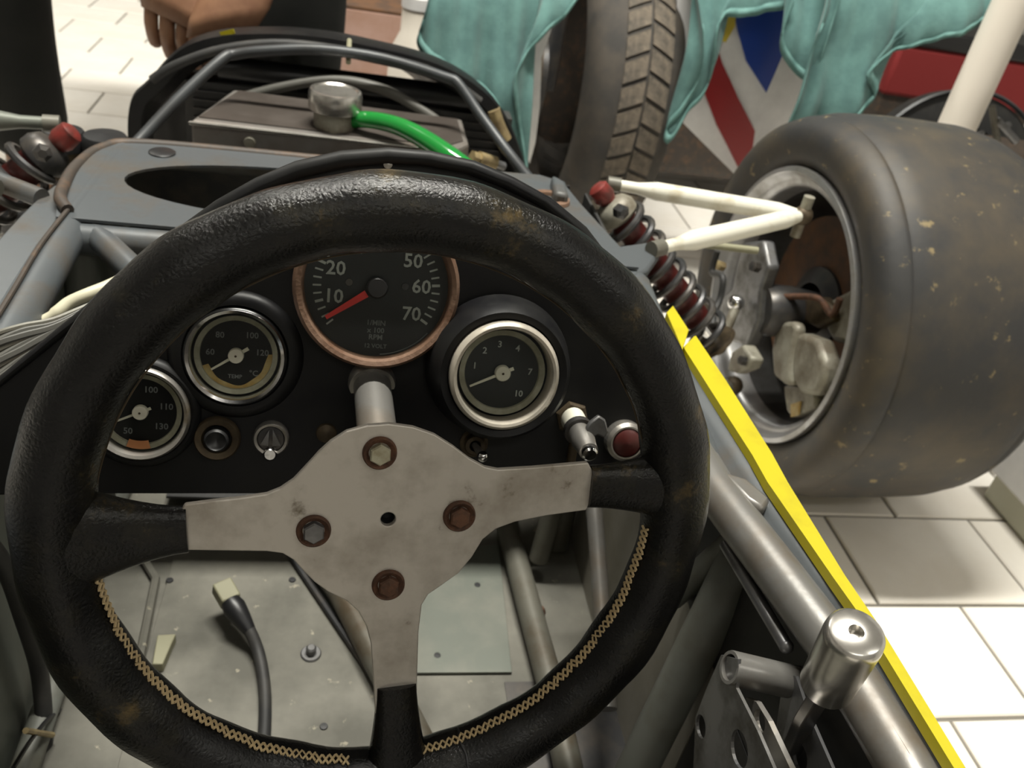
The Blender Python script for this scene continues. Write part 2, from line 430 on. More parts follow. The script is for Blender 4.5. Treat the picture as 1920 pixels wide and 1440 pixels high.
# plate with centre hole: triangulate via bmesh with hole
bm = bmesh.new()
outer = [bm.verts.new(p) for p in o2]
eo = [bm.edges.new((outer[i], outer[(i + 1) % len(outer)])) for i in range(len(outer))]
hole = [bm.verts.new(hc + (W1 * math.cos(a) + W2 * math.sin(a)) * .0036) for a in [2 * PI * k / 20 for k in range(20)]]
eh = [bm.edges.new((hole[i], hole[(i + 1) % 20])) for i in range(20)]
bmesh.ops.triangle_fill(bm, use_beauty=True, edges=eo + eh)
ext = bmesh.ops.extrude_face_region(bm, geom=bm.faces[:])
bmesh.ops.translate(bm, verts=[v for v in ext['geom'] if isinstance(v, bmesh.types.BMVert)], vec=-WN * .0035)
mb = MB(); mb.bm.free(); mb.bm = bm
pl = mb.build('spoke_plate', M['plate'], sw, smooth=False); m_ = pl.modifiers.new('b', 'BEVEL'); m_.width = .0006; m_.segments = 2; m_.limit_method = 'ANGLE'
# dark bore seen through the centre hole
MB().lathe(hc - WN * .0035, -WN, [(.0036, 0), (.0036, .006), (1e-5, .006)], 20, cap=False).build('centre_bore', M['black'], sw)
# leather sleeves over the spoke ends
def sleeve(c0, c1, w0, w1, tx, t1=.008, u=None):
    ax = (c1 - c0).normalized(); up = WN; sd = ax.cross(up).normalized()
    rings = []
    for k in range(9):
        s = k / 8; e = s ** 1.6
        w_ = w0 + (w1 - w0) * e; t_ = tx + (t1 - tx) * e
        if k == 0: pass
        c = c0.lerp(c1, s)
        rings.append([c + sd * w_ * math.copysign(abs(math.cos(a)) ** .7, math.cos(a)) + up * t_ * math.copysign(abs(math.sin(a)) ** .8, math.sin(a)) for a in [2 * PI * q / 24 for q in range(24)]])
    return MB().loft(rings).build('spoke_sleeve', M['leather'], sw)
def PW(x, y): return atP(x, y, WC, WN)
sleeve(PW(352, 992), PW(130, 1008), .0112, .0255, .0056, .015)
sleeve(PW(1104, 912), PW(1235, 908), .0113, .017, .0052, .013)
sleeve(PW(743, 1282), PW(745, 1450), .0104, .018, .0052, .013)
# bolts: countersunk cups with hex heads
def bolt(px, py, headmat, dome):
    c = atP(px, py, WC + WN * .0022, WN)
    cup = MB().lathe(c, WN, [(.0050, -.001), (.0052, .0004), (.0058, .0008), (.0074, .0020), (.0080, .0014), (.0082, 0), (.0082, -.001)], 32).build('bolt_cup', M['rust'], sw)
    hx = MB()
    r = .0054
    hx.lathe(c, WN, [(r, 0), (r, .0034), (r * .86, .0042), (1e-5, .0042 + dome)], 6, ref=W2)
    hx.build('bolt_head', headmat, cup, ang=25)
WLOC_ = WLOC
M['pale_bolt'] = mat('pale_yellowish_bolt', (.42, .40, .30), .5, .4, (.30, .27, .18), 150, .5)
bolt(712, 849, M['pale_bolt'], .0002)
bolt(588, 995, M['gun'], .0006)
bolt(861, 967, M['rust'], .0004)
bolt(728, 1096, M['rust'], .0004)

# steering column + bush (fixed to the car)
colp = thing('steering_column', 'pale grey steering column tube behind the wheel hub', 'steering column', atD(700, 760, .47))
pc1 = atP(690, 700, CAM + V((0, .4606, -.168)), V((0, -.94, .342)))
DN = V((0, -math.cos(math.radians(20)), math.sin(math.radians(20)))); D1, D2, DN = frame(DN)
def dp(off): return CAM - DN * (.490 - off)           # point on dash plane moved by off toward driver
def PD(x, y, off=0.): return atP(x, y, dp(off), DN)
ca = PD(697, 716, -.002)
cb = WC - WN * .012 + (hc - WC)
ax = (ca - cb).normalized()
MB().tube([cb - ax * .0, cb + ax * .012], .024, 28).build('hub_boss', M['gun'], colp)
MB().tube([cb + ax * .008, ca + ax * .22], .0108, 24).build('column_tube', M['grey_tube'], colp)
MB().lathe(ca - ax * .004, ax, [(.0108, 0), (.0130, 0), (.0138, .002), (.0138, .010), (.0125, .012), (.0108, .012)], 32, cap=False).build('bush', M['worn_chrome'], colp)

# ------------------------------------------------------------------ dashboard
dash = thing('dashboard', 'black moulded dashboard panel with raised gauge pods and rolled top edge', 'dashboard', PD(640, 925) )
DO = [(-170, 925), (-150, 850), (-60, 765), (0, 716), (60, 667), (125, 614), (200, 555), (270, 500), (340, 440), (420, 385), (490, 347), (560, 318), (640, 299), (725, 292), (800, 297), (880, 313), (950, 341), (1020, 378), (1085, 430), (1140, 500), (1190, 590), (1230, 690), (1250, 800), (1255, 905), (950, 915), (500, 925)]
face = [PD(x, y) for x, y in DO]
MB().prism(face, -DN * .003).build('face_panel', M['black_grp'], dash, smooth=False)
# shell lip rolled forward round the top edge
lipm = MB(); lp = face[1:24]
cen = sum(lp, V()) / len(lp)
sections = []
for p in lp:
    o_ = (p - cen).normalized(); o_ = (o_ - DN * o_.dot(DN)).normalized()
    sec = []
    for a in [math.radians(q) for q in (0, 25, 50, 75, 90)]:
        sec.append(p + DN * (.001 + .004 * math.sin(a)) - o_ * .004 + o_ * .0 - o_ * 0 + o_ * (.004 * (1 - math.cos(a)) * 0) + o_ * .004 * (1 - math.cos(a)))
    for a in [math.radians(q) for q in (30, 60, 90)]:
        sec.append(p + o_ * .004 * math.sin(a) + DN * (.001 + .004 * math.cos(a)))
    sec += [p + o_ * .004 - DN * .02, p + o_ * .004 - DN * .045]
    sections.append(sec)
lipm.grid(sections).build('rolled_edge', M['black_grp'], dash, solid=.0015)
# gauge pods (moulded bumps)
def pod(c, R, hgt, n=DN, w=1.32):
    return MB().lathe(c - n * hgt, n, [(R * w, -.002), (R * (w - .01), .001), (R * (1 + (w - 1) * .72), hgt * .72), (R * (1 + (w - 1) * .42), hgt * .98), (R * 1.03, hgt * .92), (R * .98, hgt * .4), (R * .98, -.002)], 56, cap=False).build('gauge_pod', M['black_grp'], dash)
# lower fold of the dash
MB().prism([PD(-170, 925), PD(1255, 905), PD(1255, 905) - DN * .02 - V((0, 0, .004)), PD(-170, 925) - DN * .02 - V((0, 0, .004))], (0, 0, -.002)).build('bottom_fold', M['black_grp'], dash, smooth=False)
for x, y in ((727, 308), (515, 352)):
    p = PD(x, y)
    MB().lathe(p + DN * .0015, DN, [(.0026, 0), (.0024, .0012), (1e-5, .0018)], 14).build('rivet', M['worn_chrome'], dash)

# ------------------------------------------------------------------ text to mesh
def text_mesh(items, mtl, name, parent, thick=.0001):
    """items: (string, world pos, size, e1, e2)"""
    bm = bmesh.new()
    for s, p, sz, e1, e2, rotn in items:
        cu = bpy.data.curves.new('txt', 'FONT'); cu.body = s; cu.size = sz; cu.align_x = 'CENTER'; cu.align_y = 'CENTER'; cu.resolution_u = 2; cu.offset = sz * .018
        ob = bpy.data.objects.new('txt', cu); COL.objects.link(ob)
        dg = bpy.context.evaluated_depsgraph_get(); me = bpy.data.meshes.new_from_object(ob.evaluated_get(dg))
        n = e1.cross(e2)
        c, s_ = math.cos(rotn), math.sin(rotn)
        f1 = e1 * c + e2 * s_; f2 = -e1 * s_ + e2 * c
        mt = Matrix(((f1.x, f2.x, n.x, p.x), (f1.y, f2.y, n.y, p.y), (f1.z, f2.z, n.z, p.z), (0, 0, 0, 1)))
        me.transform(mt); bm.from_mesh(me)
        bpy.data.meshes.remove(me); bpy.data.objects.remove(ob); bpy.data.curves.remove(cu)
    mb = MB(); mb.bm.free(); mb.bm = bm
    return mb.build(name, mtl, parent, smooth=False, fix=False)

def gauge(name, label, c, n, R, bez, prof, dialm, depth, rd, nums, numsz, numr, ticks, needle, needle_m, hub, needle_len, ringm=None, extra=None, cat='gauge', nummat='white_print'):
    """nums: (text, image-clock angle deg from +x ccw); needle angle likewise"""
    e1, e2, n = frame(n)
    g = thing(name, label, cat, c, 'dashboard gauges')
    MB().lathe(c, n, [(R * a, b) for a, b in prof], 64, cap=False).build('bezel', bez, g)
    zc = c - n * depth
    dial = MB().lathe(zc, n, [(rd * R, -.001), (rd * R, 0), (1e-5, 0)], 48, cap=False).build('dial', dialm, g)
    def pp(a, r, h=.0): a = math.radians(a); return zc + (e1 * math.cos(a) + e2 * math.sin(a)) * r + n * h
    if ringm:
        MB().lathe(zc, n, [(R * rd * 1.0, .0005), (R * rd * 1.0, .0022), (R * rd * .88, .0014), (R * rd * .86, .0002)], 56, cap=False).build('inner_ring', ringm, g)
    text_mesh([(s, pp(a, numr * R, .0008), numsz, e1, e2, 0) for s, a in nums], M[nummat], 'numerals', dial)
    if ticks:
        mb = MB()
        a0, a1, k, r0, r1, wd, big, boff = ticks
        for i in range(k):
            a = a0 + (a1 - a0) * i / (k - 1); ww = wd * (1.5 if i % big == boff else 1.0)
            t = V(pp(a, 1) - zc).normalized(); sdd = n.cross(t)
            p0 = zc + t * r0 * R + n * .0003; p1 = zc + t * r1 * R + n * .0003
            mb.face(mb.ring([p0 - sdd * ww, p1 - sdd * ww, p1 + sdd * ww, p0 + sdd * ww]))
        mb.build('scale_marks', M[nummat], dial, smooth=False)
    # needle
    t = V(pp(needle, 1) - zc).normalized(); sdd = n.cross(t)
    nd = MB()
    wb = hub[1] * R
    nd.prism([zc + n * .002 + t * hub[2] * R - sdd * wb, zc + n * .002 + t * needle_len * R - sdd * wb * .55, zc + n * .002 + t * needle_len * R + sdd * wb * .55, zc + n * .002 + t * hub[2] * R + sdd * wb], n * .0006)
    nd.build('needle', needle_m, g, smooth=False)
    if hub[0]:
        MB().lathe(zc + n * .001, n, [(hub[0] * R, 0), (hub[0] * R, .003), (hub[0] * R * .9, .0036), (1e-5, .0036)], 28, cap=False).build('needle_hub', M[hub[3]], g)
        if hub[3] == 'cream_needle':
            MB().lathe(zc + n * .0047, n, [(hub[0] * R * .16, 0), (hub[0] * R * .14, .0003), (1e-5, .0004)], 12, cap=False).build('hub_pin', M['bronze_nut'], g)
    MB().lathe(c + n * prof[len(prof) // 2][1] * 0 - n * .0015, n, [(R * prof[-1][0] * 1.0, 0), (1e-5, .0002)], 48, cap=False).build('glass', M['glass'], g)
    if extra: extra(g, dial, zc, e1, e2, n, pp)
    return g

bez_std = [(1.0, -.012), (1.0, -.002), (.985, .001), (.94, .0026), (.88, .0018), (.85, -.001), (.83, -.006)]
# tachometer
TC = CAM + V((.0227, .4305, -.234)) * (.478 / .4845)
def tach_extra(g, dial, zc, e1, e2, n, pp):
    text_mesh([('1/MIN', pp(-88, .0205, .0003), .0042, e1, e2, 0), ('x 100', pp(-88, .0248, .0003), .0042, e1, e2, 0), ('RPM', pp(-88, .0287, .0003), .0042, e1, e2, 0),
               ('12 VOLT', pp(-88, .0338, .0003), .0034, e1, e2, 0)], M['white_print_dim'], 'unit_lettering', dial)
    mb = MB(); q = [pp(a, .0385, .0004) for a in range(-84, -36, 3)]
    mb.tube(q, .0003, 4).build('arc_line', M['white_print_dim'], dial)
    MB().lathe(zc + n * .001, n, [(.006, 0), (.006, .003), (.005, .004), (1e-5, .0042)], 24, cap=False).build('needle_cap', M['black'], g)
    for a in (175, 5): MB().lathe(pp(a, .0155, .0002), n, [(.0022, 0), (.002, .0004), (1e-5, .0005)], 12, cap=False).build('dial_screw', M['dark_metal'], dial)
gauge('tachometer', 'large tachometer with rusty brown bezel and red needle at the dash centre', TC, DN, .0458, M['rust_bezel'],
      [(1.0, -.016), (1.0, -.002), (.985, .001), (.95, .0026), (.90, .0016), (.875, -.002), (.865, -.006)], M['dial'], .006, .87,
      [('10', 197), ('20', 160), ('30', 121), ('40', 82), ('50', 40), ('60', 4), ('70', -35)], .0108, .535,
      (221, -33, 34, .665, .765, .00050, 5, 3), 215, M['red_needle'], (0, .045, .15), .72, None, tach_extra, cat='gauge')
tc_can = MB().lathe(TC - DN * .008, -DN, [(.0450, 0), (.0452, .016), (.03, .018)], 48, cap=False).build('tachometer_can', M['black'], bpy.data.objects['tachometer'])
# gauge 2: stained, centre left
G2 = CAM + V((-.0522, .4158, -.2756)) 
pod(G2, .028, .006)
def g2x(g, dial, zc, e1, e2, n, pp):
    mb = MB(); R = .028
    pts = [pp(a, R * .74, .0006) for a in range(-158, 6, 6)] + [pp(a, R * (.60 + .025 * math.sin(math.radians(a * 3.1)) + .012 * math.sin(math.radians(a * 7.7))), .0006) for a in range(4, -160, -6)]
    k = len(pts) // 2; a = pts[:k]; b = list(reversed(pts[k:]))
    m2 = min(len(a), len(b)); mb.bridge(mb.ring(a[:m2]), mb.ring(b[:m2]), False); mb.build('amber_stain', M['amber'], dial, smooth=False)
    text_mesh([('°C', pp(-47, R * .5, .0007), .0045, e1, e2, 0), ('TEMP', pp(-92, R * .45, .0007), .0032, e1, e2, 0)], M['white_print_dim'], 'unit_lettering', dial)
gauge('temperature_gauge', 'round gauge with chrome bezel and amber stained dial left of the tachometer', G2, DN, .028, M['chrome'], bez_std, M['dial_stained'], .0055, .80,
      [('60', 177), ('80', 130), ('100', 55), ('120', 8)], .0048, .50, None, 214, M['cream_needle'], (.15, .035, -.28, 'cream_needle'), .56, M['ring_green'], g2x, nummat='white_print_dim')
# gauge 3: lower left
G3 = CAM + V((-.102, .4033, -.3087))
pod(G3, .0268, .004, w=1.2)
def g3x(g, dial, zc, e1, e2, n, pp):
    mb = MB(); R = .0268
    mb.bridge(mb.ring([pp(a, R * .80, .0028) for a in range(-110, -70, 5)]), mb.ring([pp(a, R * .62, .0026) for a in range(-110, -70, 5)]), False)
    mb.build('orange_mark', M['orange_mark'], dial, smooth=False)
gauge('oil_temperature_gauge', 'round gauge with dull bezel half hidden by the left side of the wheel rim', G3, DN, .0272, M['worn_chrome'], bez_std, M['dial'], .0055, .80,
      [('60', 180), ('80', 130), ('100', 68), ('110', 14), ('130', -38), ('50', -120)], .0050, .50, None, 205, M['cream_needle'], (.15, .03, -.22, 'cream_needle'), .56, M['ring_green'], g3x, nummat='white_print_dim')
# gauge 4: right, cream bezel deep
G4 = CAM + V((.0953, .3953, -.2642))
pod(G4, .0314, .021, w=1.36)
gauge('pressure_gauge', 'round pressure gauge with cream bezel in a raised pod right of the tachometer', G4, DN, .0314, M['cream_bezel'],
      [(1.0, -.006), (1.0, 0), (.985, .002), (.93, .0034), (.88, .003), (.855, 0), (.84, -.009)], M['dial'], .0095, .79,
      [('1', 170), ('2', 133), ('3', 100), ('4', 62), ('7', 4), ('10', -48)], .0052, .52, None, 206, M['cream_needle'], (.145, .032, -.22, 'cream_needle'), .64, M['ring_green'], None)

# dash switches
def sw_thing(name, label, cat, px, py, off=.0): return thing(name, label, cat, PD(px, py, off))
t = sw_thing('push_switch', 'round rusty switch surround below the stained gauge', 'switch', 408, 820)
c = PD(408, 820)
MB().lathe(c, DN, [(.0128, 0), (.0128, .003), (.0118, .0045), (.0085, .0035), (.0075, .001)], 32, cap=False).build('surround', M['bronze_nut'], t)
MB().lathe(c, DN, [(.0070, 0), (.0068, .006), (.0056, .0072), (.0045, .006), (1e-5, .005)], 24, cap=False).build('button', M['black'], t)
t = sw_thing('rotary_knob', 'small ribbed metal knob with a pointer on the lower dash', 'knob', 509, 819)
c = PD(509, 819)
MB().lathe(c, DN, [(.0100, 0), (.0100, .004), (.0092, .0055), (.0078, .005), (.0075, .003)], 32, cap=False).build('knob_ring', M['worn_chrome'], t)
MB().lathe(c, DN, [(.0074, 0), (.0072, .004), (1e-5, .0045)], 24, cap=False).build('knob_face', M['dark_metal'], t)
for s in (-1, 1):
    MB().prism([c + DN * .0042 + D1 * s * .0010 + D2 * .006, c + DN * .0042 + D1 * s * .0055 - D2 * .003, c + DN * .0042 + D1 * s * .0012 - D2 * .0035], DN * .0022).build('grip_wing', M['gun'], t, smooth=False)
MB().lathe(c - D2 * .0085 + DN * .001, DN, [(.0042, 0), (.004, .005), (.003, .0062), (1e-5, .0064)], 16, cap=False).build('pointer_tab', M['chrome'], t)
t = sw_thing('blanking_screw', 'small dark screw in the dash just left of the hub plate', 'screw', 612, 812)
MB().lathe(PD(612, 812), DN, [(.006, 0), (.0055, .0015), (.003, .003), (1e-5, .0032)], 20, cap=False).build('screw_head', M['bronze_nut'], t)
# toggle
t = sw_thing('toggle_switch', 'toggle switch with chrome ball tip under the pressure gauge', 'switch', 888, 830)
c = PD(888, 830)
MB().lathe(c, DN, [(.0086, 0), (.0086, .0016), (.0072, .0024), (.0058, .002), (.0056, .006), (.0035, .0065)], 24, cap=False).build('switch_nut', M['bronze_nut'], t)
tip = atP(905, 856, dp(.018), DN)
MB().tube([c + DN * .004, tip], [.0018, .0026], 12).build('toggle_lever', M['worn_chrome'], t)
MB().sphere(tip, .0034, 16).build('ball_tip', M['chrome'], t)
# ignition / tap with wing lever
t = sw_thing('tap_switch', 'brass bodied tap switch with wing lever at the right of the dash', 'switch', 1078, 790)
c = PD(1072, 782)
MB().lathe(c, DN, [(.0105, 0), (.0105, .002), (.009, .003)], 6).build('mounting_nut', M['bronze_nut'], t, ang=20)
tip = atP(1103, 845, dp(.036), DN); axs = (tip - c).normalized()
MB().tube([c, c + axs * .014], .0076, 24).build('collar', M['cream_needle'], t)
MB().tube([c + axs * .013, c + axs * .017], .0088, 24).build('dark_washer', M['dark_metal'], t)
MB().lathe(c + axs * .016, axs, [(.0066, 0), (.0072, .010), (.0060, .017), (.0056, .022), (1e-5, .0225)], 24).build('tap_body', M['worn_chrome'], t)
MB().lathe(c + axs * .038, axs, [(.0048, 0), (.0046, .003), (.0035, .004), (1e-5, .0042)], 20).build('end_screw', M['chrome'], t)
wl = [atP(x, y, dp(.024), DN) for x, y in ((1096, 800), (1104, 788), (1120, 776), (1132, 784), (1138, 806), (1130, 818), (1118, 812), (1106, 818))]
MB().prism(wl, DN * .004).build('wing_lever', M['gun'], t, bevel=.001)
MB().tube([atP(1070, 868, dp(.004), DN), c + axs * .010], .0030, 10).build('feed_pipe', M['bronze_nut'], t)
# red knob
t = sw_thing('push_button', 'red capped knurled push button at the far right of the dash', 'button', 1172, 825)
c = PD(1168, 822)
MB().lathe(c, DN, [(.0125, 0), (.0125, .007), (.0105, .009), (.0095, .009)], 30, cap=False).build('knurled_ring', M['worn_chrome'], t, ang=10)
MB().lathe(c, DN, [(.0095, 0), (.0095, .008), (.007, .010), (1e-5, .0105)], 24, cap=False).build('red_cap', M['dark_red'], t)
for k in range(16):
    a = 2 * PI * k / 16; p = c + (D1 * math.cos(a) + D2 * math.sin(a)) * .0125 + DN * .0045
    MB().box(p, (.0014, .0014, .006), Matrix((D1, D2, DN)).transposed()).build('ridge', M['worn_chrome'], bpy.data.objects[t.children[0].name], smooth=False) if False else None

# ------------------------------------------------------------------ car frame, pan and panels
FZ = .42
fr = thing('car_frame', 'grey tubular race car frame around the cockpit with a holed top panel', 'car frame', (0.02, .3, .08))
def ftube(pts, r=.0125, m='grey_paint', name='frame_tube', n=18): return MB().tube(pts, r, n).build(name, M[m], fr)
LX = lambda px, py, z=FZ - .004: atZ(px, py, z)
# left upper tube and its outer strip
lt = ftube([V((-.203, .845, .407)), LX(142, 415, .407), LX(45, 585, .407), V((-.19, .10, .40)), V((-.19, -.43, .40))], .0135)
strip = [LX(127, 392), LX(99, 425), LX(71, 460), LX(30, 525), LX(0, 574), LX(-60, 680), LX(-200, 900), LX(-200, 900) + V((0, -.45, 0)), LX(-330, 800) + V((0, -.45, 0)), LX(-330, 800), LX(-120, 590), LX(0, 445), LX(40, 402), LX(78, 365), LX(105, 345)]
MB().prism(strip, (0, 0, -.006)).build('left_side_strip', M['grey_paint'], fr, smooth=False, bevel=.0015)
MB().tube(bez([LX(128, 392, .4225), LX(97, 430, .422), LX(68, 470, .422), LX(30, 535, .422), LX(-5, 592, .422)], 5), .0018, 8).build('weld_seam', M['dark_edge'], fr)
ftube([LX(-60, 318), LX(78, 372)], .008)
ftube([LX(140, 402, .407), LX(250, 508, .405), LX(320, 575, .405)], .0105)
ftube([V((-.205, .662, .404)), V((.245, .662, .404))], .0125)
ftube([V((-.203, .668, .40)), V((-.203, .64, .10))], .0125, 'dark_paint')
ftube([V((.245, .668, .40)), V((.245, .64, .10))], .0125, 'dirty_tube')
ftube([V((-.205, .85, .404)), V((.222, .868, .404))], .0125, 'grey_tube')
ftube([V((.222, .868, .404)), LX(1195, 540, .403), LX(1335, 915, .405)], .0125)
# right upper tube, bare metal look towards the back
ftube([LX(1290, 830, .405), LX(1345, 925, .405), LX(1440, 1050, .405), LX(1560, 1210, .405), LX(1700, 1440, .405), LX(1800, 1640, .405), LX(1800, 1640, .405) + V((.002, -.55, 0))], .0135, 'grey_tube')
# lower tubes
ftube([V((.192, .86, .112)), V((.192, .64, .112)), V((.203, .46, .112)), V((.215, -.40, .112))], .012, 'dirty_tube')
ftube([V((-.200, .86, .112)), V((-.200, -.40, .112))], .010, 'dark_paint')
ftube([atX(1112, 930, .232), atX(1118, 1000, .232), atX(1132, 1210, .232), atX(1140, 1330, .228)], .0075, 'grey_tube')
ftube([atD(1420, 985, .545), atD(1165, 1500, .64)], .0145, 'dark_paint')
ftube([LX(1395, 1000, .385), atX(1260, 1120, .25)], .009, 'dark_paint')
ftube([V((.235, .64, .40)), V((.215, .60, .12))], .010, 'dirty_tube')
ftube([V((.192, .86, .112)), V((-.200, .86, .112))], .012, 'dirty_tube')
# top panel with oval hole
bm = bmesh.new()
PO = [(-.215, .664), (-.224, .70), (-.226, .76), (-.222, .80), (-.205, .835), (-.17, .845), (0, .853), (.205, .868), (.228, .855), (.236, .80), (.262, .665)]
outer = [bm.verts.new((x, y, FZ)) for x, y in PO]
eo = [bm.edges.new((outer[i], outer[(i + 1) % len(outer)])) for i in range(len(outer))]
hole = [bm.verts.new((-.004 + .180 * math.copysign(abs(math.cos(a)) ** .9, math.cos(a)), .753 + .060 * math.sin(a) + .012 * math.cos(a) * 0, FZ)) for a in [2 * PI * k / 48 for k in range(48)]]
eh = [bm.edges.new((hole[i], hole[(i + 1) % 48])) for i in range(48)]
bmesh.ops.triangle_fill(bm, use_beauty=True, edges=eo + eh)
ext = bmesh.ops.extrude_face_region(bm, geom=bm.faces[:])
bmesh.ops.translate(bm, verts=[v for v in ext['geom'] if isinstance(v, bmesh.types.BMVert)], vec=(0, 0, -.0025))
mb = MB(); mb.bm.free(); mb.bm = bm
mb.build('top_panel', M['grey_paint'], fr, smooth=False)
MB().tube(bez([LX(127, 394, .4225), LX(113, 372, .4235), V((-.224, .72, .421)), V((-.227, .77, .419)), V((-.217, .82, .418)), V((-.18, .842, .418)), V((0, .850, .418)), V((.12, .857, .418))], 6), .0050, 10).build('edge_trim', M['dark_edge'], fr)
MB().lathe((-.165, .818, FZ + .0012), (0, 0, 1), [(.012, 0), (.011, .0006), (1e-5, .0006)], 20).build('panel_hole', M['black'], fr)
MB().lathe((.205, .80, FZ + .0005), (0, 0, 1), [(.020, 0), (.019, .003), (.012, .003), (.011, 0)], 24, cap=False).build('rusty_grommet', M['rust_bezel'], fr)
# node boss at the front right corner and suspension bracket
MB().prism([LX(1035, 325, .432), LX(1062, 340, .432), LX(1068, 365, .432), LX(1040, 360, .432)], (0, 0, -.03)).build('corner_gusset', M['grey_paint'], fr, bevel=.004)
MB().prism([LX(1150, 462), LX(1222, 452), LX(1240, 470), LX(1215, 505), LX(1180, 520)], (0, 0, -.012)).build('pivot_bracket', M['grey_paint'], fr, bevel=.003)
# floor pan
pan = thing('floor_pan', 'dull aluminium floor pan seen through the steering wheel', 'floor pan', (.02, .45, .09))
MB().box((.026, .24, .095), (.482, 1.34, .008)).build('pan_sheet', M['pan'], pan, smooth=False)
PZ = .0995
def pz(x, y, dz=0): return atZ(x, y, PZ + dz)
MB().prism([pz(800, 1030, .003), pz(935, 1020, .003), pz(960, 1260, .003), pz(700, 1262, .003), pz(560, 1060, .003)], (0, 0, -.0028)).build('green_panel', M['pan_green'], pan, smooth=False, bevel=.0004)
MB().prism([pz(330, 1030, .0022), pz(545, 1030, .0022), pz(705, 1275, .0022), pz(700, 1480, .0022), pz(210, 1480, .0022), pz(275, 1225, .0022)], (0, 0, -.002)).build('patch_sheet', M['pan'], pan, smooth=False, bevel=.0004)
MB().tube([pz(240, 1000, .004), pz(292, 1085, .004), pz(262, 1235, .004)], .004, 8).build('sheet_lip', M['pan'], pan)
MB().tube([pz(572, 1020, .016), pz(640, 1110, .016), pz(735, 1290, .016), pz(790, 1400, .016)], .0125, 16).build('floor_tube', M['dirty_tube'], pan)
MB().tube([pz(545, 1040, .006), pz(706, 1278, .006), pz(760, 1360, .006)], .0035, 8).build('tube_shade_rod', M['dark_metal'], pan)  # dark bar standing in for the floor tube's shadow
for x, y in ((318, 1088), (548, 1087), (895, 1097), (820, 1229), (607, 1362)):
    MB().lathe(pz(x, y, .0026), (0, 0, 1), [(.0034, 0), (.003, .0007), (1e-5, .0008)], 14).build('rivet_hole', M['black'], pan)
c = pz(583, 1225, .003)
MB().lathe(c, (0, 0, 1), [(.009, 0), (.008, .001), (.0045, .001), (.0045, .007), (.003, .0085), (1e-5, .0085)], 20, cap=False).build('pan_bolt', M['gun'], pan)
MB().prism([pz(295, 1190, .012), pz(330, 1188, .012), pz(322, 1205, .012), pz(305, 1245, .012), pz(285, 1245, .012)], (0, 0, -.014)).build('clip', M['khaki'], pan, bevel=.001)
for p in ((1012, 1150), ):
    c = pz(*p, .004)
    MB().lathe(c, (0, 0, 1), [(.006, 0), (.005, .004), (.003, .008), (1e-5, .009)], 8).build('corroded_bolt', M['rust'], pan)
fb = thing('footwell_light_block', 'dark front bulkhead sheet closing the footwell below the holed top panel', 'bulkhead', (.01, .87, .1))  # unseen sheets added to stop lamp light showing through the panel hole
MB().box((.015, .885, .255), (.46, .003, .30)).build('light_block_sheet', M['dark_metal'], fb, smooth=False)
MB().box((.015, .78, .112), (.34, .19, .003)).build('footwell_shade_sheet', M['black_rubber_and_shade'], fb, smooth=False)  # dark sheet painting the footwell shade
# inner side skins
sk = thing('left_side_panel', 'pale greenish inner side panel at the lower left behind the wheel rim', 'panel', (-.215, .4, .1))
MB().prism([(-.214, -.43, .091), (-.214, .88, .091), (-.214, .88, .405), (-.214, -.43, .405)], (-.003, 0, 0)).build('side_sheet', M['pan_green'], sk, smooth=False)
sk = thing('right_side_panel', 'dark inner side panel under the right frame tube by the gear lever', 'panel', (.262, .4, .1))
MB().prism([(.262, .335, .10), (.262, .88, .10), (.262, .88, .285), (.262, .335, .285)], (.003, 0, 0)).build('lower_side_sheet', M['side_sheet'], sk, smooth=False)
MB().prism([(.262, -.43, .10), (.262, .333, .10), (.262, .333, .285), (.262, -.43, .285)], (.003, 0, 0)).build('rear_shade_sheet', M['black_rubber_and_shade'], sk, smooth=False)  # black stands in for the shade seen through the bracket holes
MB().prism([(.262, -.43, .287), (.262, .88, .287), (.262, .88, .40), (.262, -.43, .40)], (.003, 0, 0)).build('upper_shade_sheet', M['black_rubber_and_shade'], sk, smooth=False)  # cockpit shade put into the colour of the upper sheet
MB().prism([(.2655, -.05, .10), (.2655, -.05, .098), (.2655, .47, .098), (.2655, .47, .10)], (-.10, 0, .0)).build('bottom_flange', M['dark_metal'], sk, smooth=False)
# outer body side: grey shelf and yellow edge
bs = thing('body_side', 'grey body side with a bright yellow top edge along the right of the cockpit', 'body panel', (.28, .3, .1))
YL = [(1282, 652), (1335, 735), (1412, 855), (1440, 905), (1564, 1085), (1621, 1165), (1789, 1440), (1905, 1640)]
YR = [(1303, 630), (1360, 715), (1445, 850), (1475, 905), (1582, 1080), (1640, 1165), (1807, 1440), (1922, 1640)]
yz = .425
mb = MB(); top = []
secs = []
for (a, b) in zip(YL, YR):
    p = atZ(*a, yz); q = atZ(*b, yz)
    secs.append([p - V((0, 0, .006)), p, q, q - V((0, 0, .02)), q - V((-.002, 0, .32))])
secs.append([q + V((.003, -.55, 0)) for q in secs[-1]])
mb.grid(secs).build('yellow_edge', M['yellow'], bs, solid=.0015, smooth=False)
p = [atZ(*q, yz + .006) for q in ((1250, 585), (1262, 572), (1292, 618), (1280, 655))]
MB().prism(p, (0, 0, -.012)).build('yellow_tab', M['yellow'], bs, smooth=False, bevel=.0008)
GL = [(1150, 600), (1255, 760), (1330, 880), (1378, 945), (1450, 1045), (1560, 1195), (1705, 1440), (1810, 1640)]
secs = []
for (a, b) in zip(YL, GL):
    p = atZ(*a, yz - .004); q = atZ(*b, .409)
    secs.append([p, p.lerp(q, .35) - V((0, 0, .004)), p.lerp(q, .7) - V((0, 0, .010)), q - V((0, 0, .006))])
secs.append([q + V((.003, -.55, 0)) for q in secs[-1]])
MB().grid(secs).build('inner_shelf', M['grey_paint'], bs, solid=.002)
